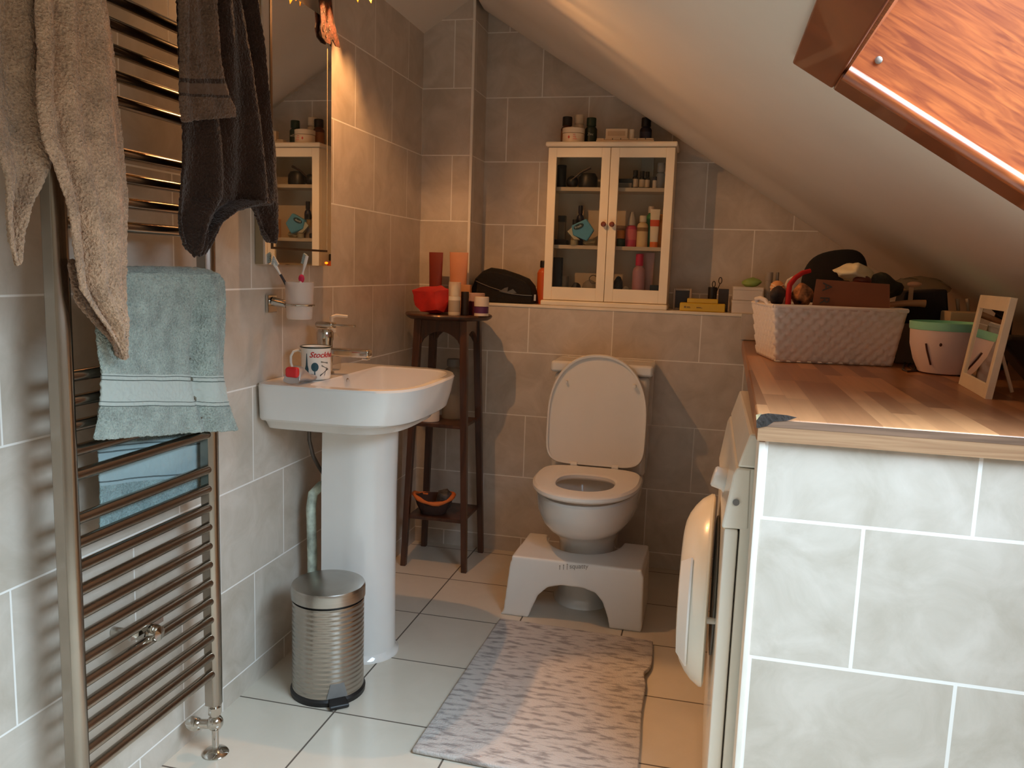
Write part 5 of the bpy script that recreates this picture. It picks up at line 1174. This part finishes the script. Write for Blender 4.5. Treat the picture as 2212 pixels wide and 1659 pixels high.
# blue-green hand towel over its rung
Tb = towel_mat('terry_sage', (166, 176, 166), [(.62, .80, (182, 188, 180)), (.632, .637, (88, 98, 92)), (.655, .660, (88, 98, 92)), (.772, .777, (88, 98, 92)), (.797, .802, (88, 98, 92))])
TX_ = .112
bt_ = thing('hand_towel', 'sage blue terry hand towel folded over a rung of the radiator', 'towel', (TX_, -1.78, 1.12))
rows = [prow(TX_, (262, 588), (470, 590)), prow(TX_, (250, 600), (483, 606)), prow(TX_, (232, 640), (487, 650)), prow(TX_, (205, 700), (484, 712)), prow(TX_, (210, 770), (480, 780)), prow(TX_, (217, 808), (480, 812)), prow(TX_, (216, 860), (489, 862)), prow(TX_, (210, 905), (503, 900)), prow(TX_, (200, 950), (514, 930))]
def fb(u, v): return .004*math.sin(u*9)+.014*math.exp(-((u-.90+.08*(1-v))/.07)**2)*math.sin(PI*min(1, v*1.2))-.022*math.exp(-((u-.77+.04*(1-v))/.05)**2)*min(1, v*3)+ (.004*math.sin(u*19)*max(0, v-.7)*3)
sheet('front_drop', rows, fb, Tb, 0, bt_, nu=44)
TBk = .060
Tb2 = towel_mat('terry_sage_back', (142, 164, 162), [(.60, .80, (150, 170, 172)), (.612, .620, (84, 96, 96)), (.64, .648, (84, 96, 96)), (.775, .783, (84, 96, 96))])
rows = [prow(TBk, (275, 588), (455, 590)), prow(TBk, (250, 640), (460, 700)), prow(TBk, (205, 900), (458, 850)), prow(TBk, (206, 960), (447, 940)), prow(TBk, (215, 1050), (440, 1025)), prow(TBk, (219, 1155), (436, 1060))]
sheet('back_drop', rows, lambda u, v: .004*math.sin(u*8+v*4), Tb2, 0, bt_, nu=24)
m = MB()
f0_, f1_ = prow(TX_, (262, 588), (470, 590)); zt_ = f0_.z
prof_ = [(TBk, zt_-.012), (.066, zt_+.001), (.078, zt_+.007), (.090, zt_+.009), (.102, zt_+.007), (.110, zt_+.001), (.113, zt_-.008)]
g0_, g1_ = prow(TX_, (252, 600), (480, 606))
m.loft([[Vector((x, g0_.y+(g1_.y-g0_.y)*(j/20), z-.010*(abs(j/20-.5)*2)**5)) for (x, z) in prof_] for j in range(21)], False, False, close=False)
m.build('fold_over_rung', towel_mat('terry_sage_fold', (166, 176, 166)), bt_, solid=.006, sub=2, terry=.004)

# beige bath towel, hung from above the frame, corner tips down
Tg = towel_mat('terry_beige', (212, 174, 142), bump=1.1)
bg = thing('bath_towel', 'beige terry bath towel draped from the top of the radiator, corner pointing down', 'towel', (.16, -2.05, 1.7))
XB = .150
rows = [prow(XB, (60, -60), (215, -60)), prow(XB, (63, 0), (226, 0)), prow(XB, (66, 100), (242, 100)), prow(XB, (60, 200), (251, 200)), prow(XB, (72, 300), (262, 300)), prow(XB, (108, 380), (268, 390)), prow(XB, (130, 450), (271, 470)), prow(XB, (146, 560), (264, 550)), prow(XB, (158, 625), (262, 610)), prow(XB, (190, 670), (261, 660)), prow(XB, (225, 715), (263, 700)), prow(XB, (248, 748), (265, 745)), prow(XB, (259, 776), (266, 774))]
sheet('front_fall', rows, lambda u, v: .022*math.sin(u*PI)**.8+.008*math.sin(u*11+v*3)+.012*math.exp(-((u-.30)/.07)**2)-.016*math.exp(-((u-.18)/.05)**2)*(1-v*.5), Tg, .006, bg, nu=36)
rows = [prow(.135, (-40, -60), (85, -60)), prow(.135, (-40, 100), (85, 100)), prow(.135, (-30, 300), (128, 330)), prow(.135, (0, 380), (110, 365)), prow(.135, (4, 470), (66, 430)), prow(.135, (16, 530), (48, 500)), prow(.135, (34, 577), (43, 572))]
sheet('side_fall', rows, lambda u, v: .010*math.sin(u*9+1), towel_mat('terry_beige_shade', (196, 162, 132), bump=1), 0, bg, nu=24)  # same beige terry, darkened a little to put shade into the colour
rows = [prow(.128, (150, 560), (232, 560)), prow(.128, (158, 620), (240, 640)), prow(.128, (168, 655), (258, 700)), prow(.128, (200, 690), (262, 740)), prow(.128, (235, 725), (264, 760)), prow(.128, (252, 755), (264, 778))]
sheet('under_corner', rows, lambda u, v: .004*math.sin(u*7), towel_mat('terry_beige_under_shade', (160, 128, 104), bump=.8), -.004, bg, nu=18)  # under layer of the same towel, its shade painted as a darker beige
# dark charcoal towel and the brown towel over it
Td = towel_mat('terry_charcoal', (60, 41, 31), bump=.8)
XD = .150
dt = thing('dark_towel', 'charcoal brown towel hanging in folds to two dark points', 'towel', (XD, -1.6, 1.75))
rows = [prow(XD, (378, -60), (540, -60)), prow(XD, (380, 0), (548, 0)), prow(XD, (384, 100), (566, 110)), prow(XD, (390, 200), (582, 230)), prow(XD, (396, 280), (594, 330)), prow(XD, (401, 350), (601, 400)), prow(XD, (400, 420), (605, 440)), prow(XD, (403, 470), (530, 445)), prow(XD, (410, 505), (482, 470)), prow(XD, (420, 535), (455, 505)), prow(XD, (428, 555), (438, 548))]
def fd(u, v): return .016*math.sin(u*13-v*2.5)+.010*math.sin(u*26+v*4)
sheet('front_fall', rows, fd, Td, 0, dt, nu=40)
rows = [prow(XD-.018, (470, -60), (546, -60)), prow(XD-.018, (490, 0), (554, 0)), prow(XD-.018, (500, 200), (578, 200)), prow(XD-.018, (515, 330), (597, 340)), prow(XD-.018, (522, 430), (603, 420)), prow(XD-.018, (540, 460), (605, 450)), prow(XD-.018, (560, 500), (602, 500)), prow(XD-.018, (578, 522), (594, 526))]
sheet('right_fall', rows, lambda u, v: .010*math.sin(u*9+v*2), Td, 0, dt, nu=24)
Tm = towel_mat('terry_brown', (112, 86, 68), [(.585, .625, (66, 48, 38)), (.72, .75, (66, 48, 38)), (.625, .72, (104, 82, 68))], bump=.9)
bh = thing('brown_towel', 'brown hand towel with a woven band hanging over the charcoal towel', 'towel', (XD+.04, -1.7, 1.75))
XM = .192
rows = [prow(XM, (380, -90), (452, -90)), prow(XM, (381, 0), (457, 0)), prow(XM, (382, 60), (462, 60)), prow(XM, (382, 118), (466, 120)), prow(XM, (381, 166), (476, 168)), prow(XM, (379, 200), (489, 205)), prow(XM, (381, 235), (505, 232)), prow(XM, (386, 264), (508, 252))]
sheet('front_fall', rows, lambda u, v: .006*math.sin(u*8+v*2)+.005*math.sin(u*15), Tm, 0, bh, nu=28)
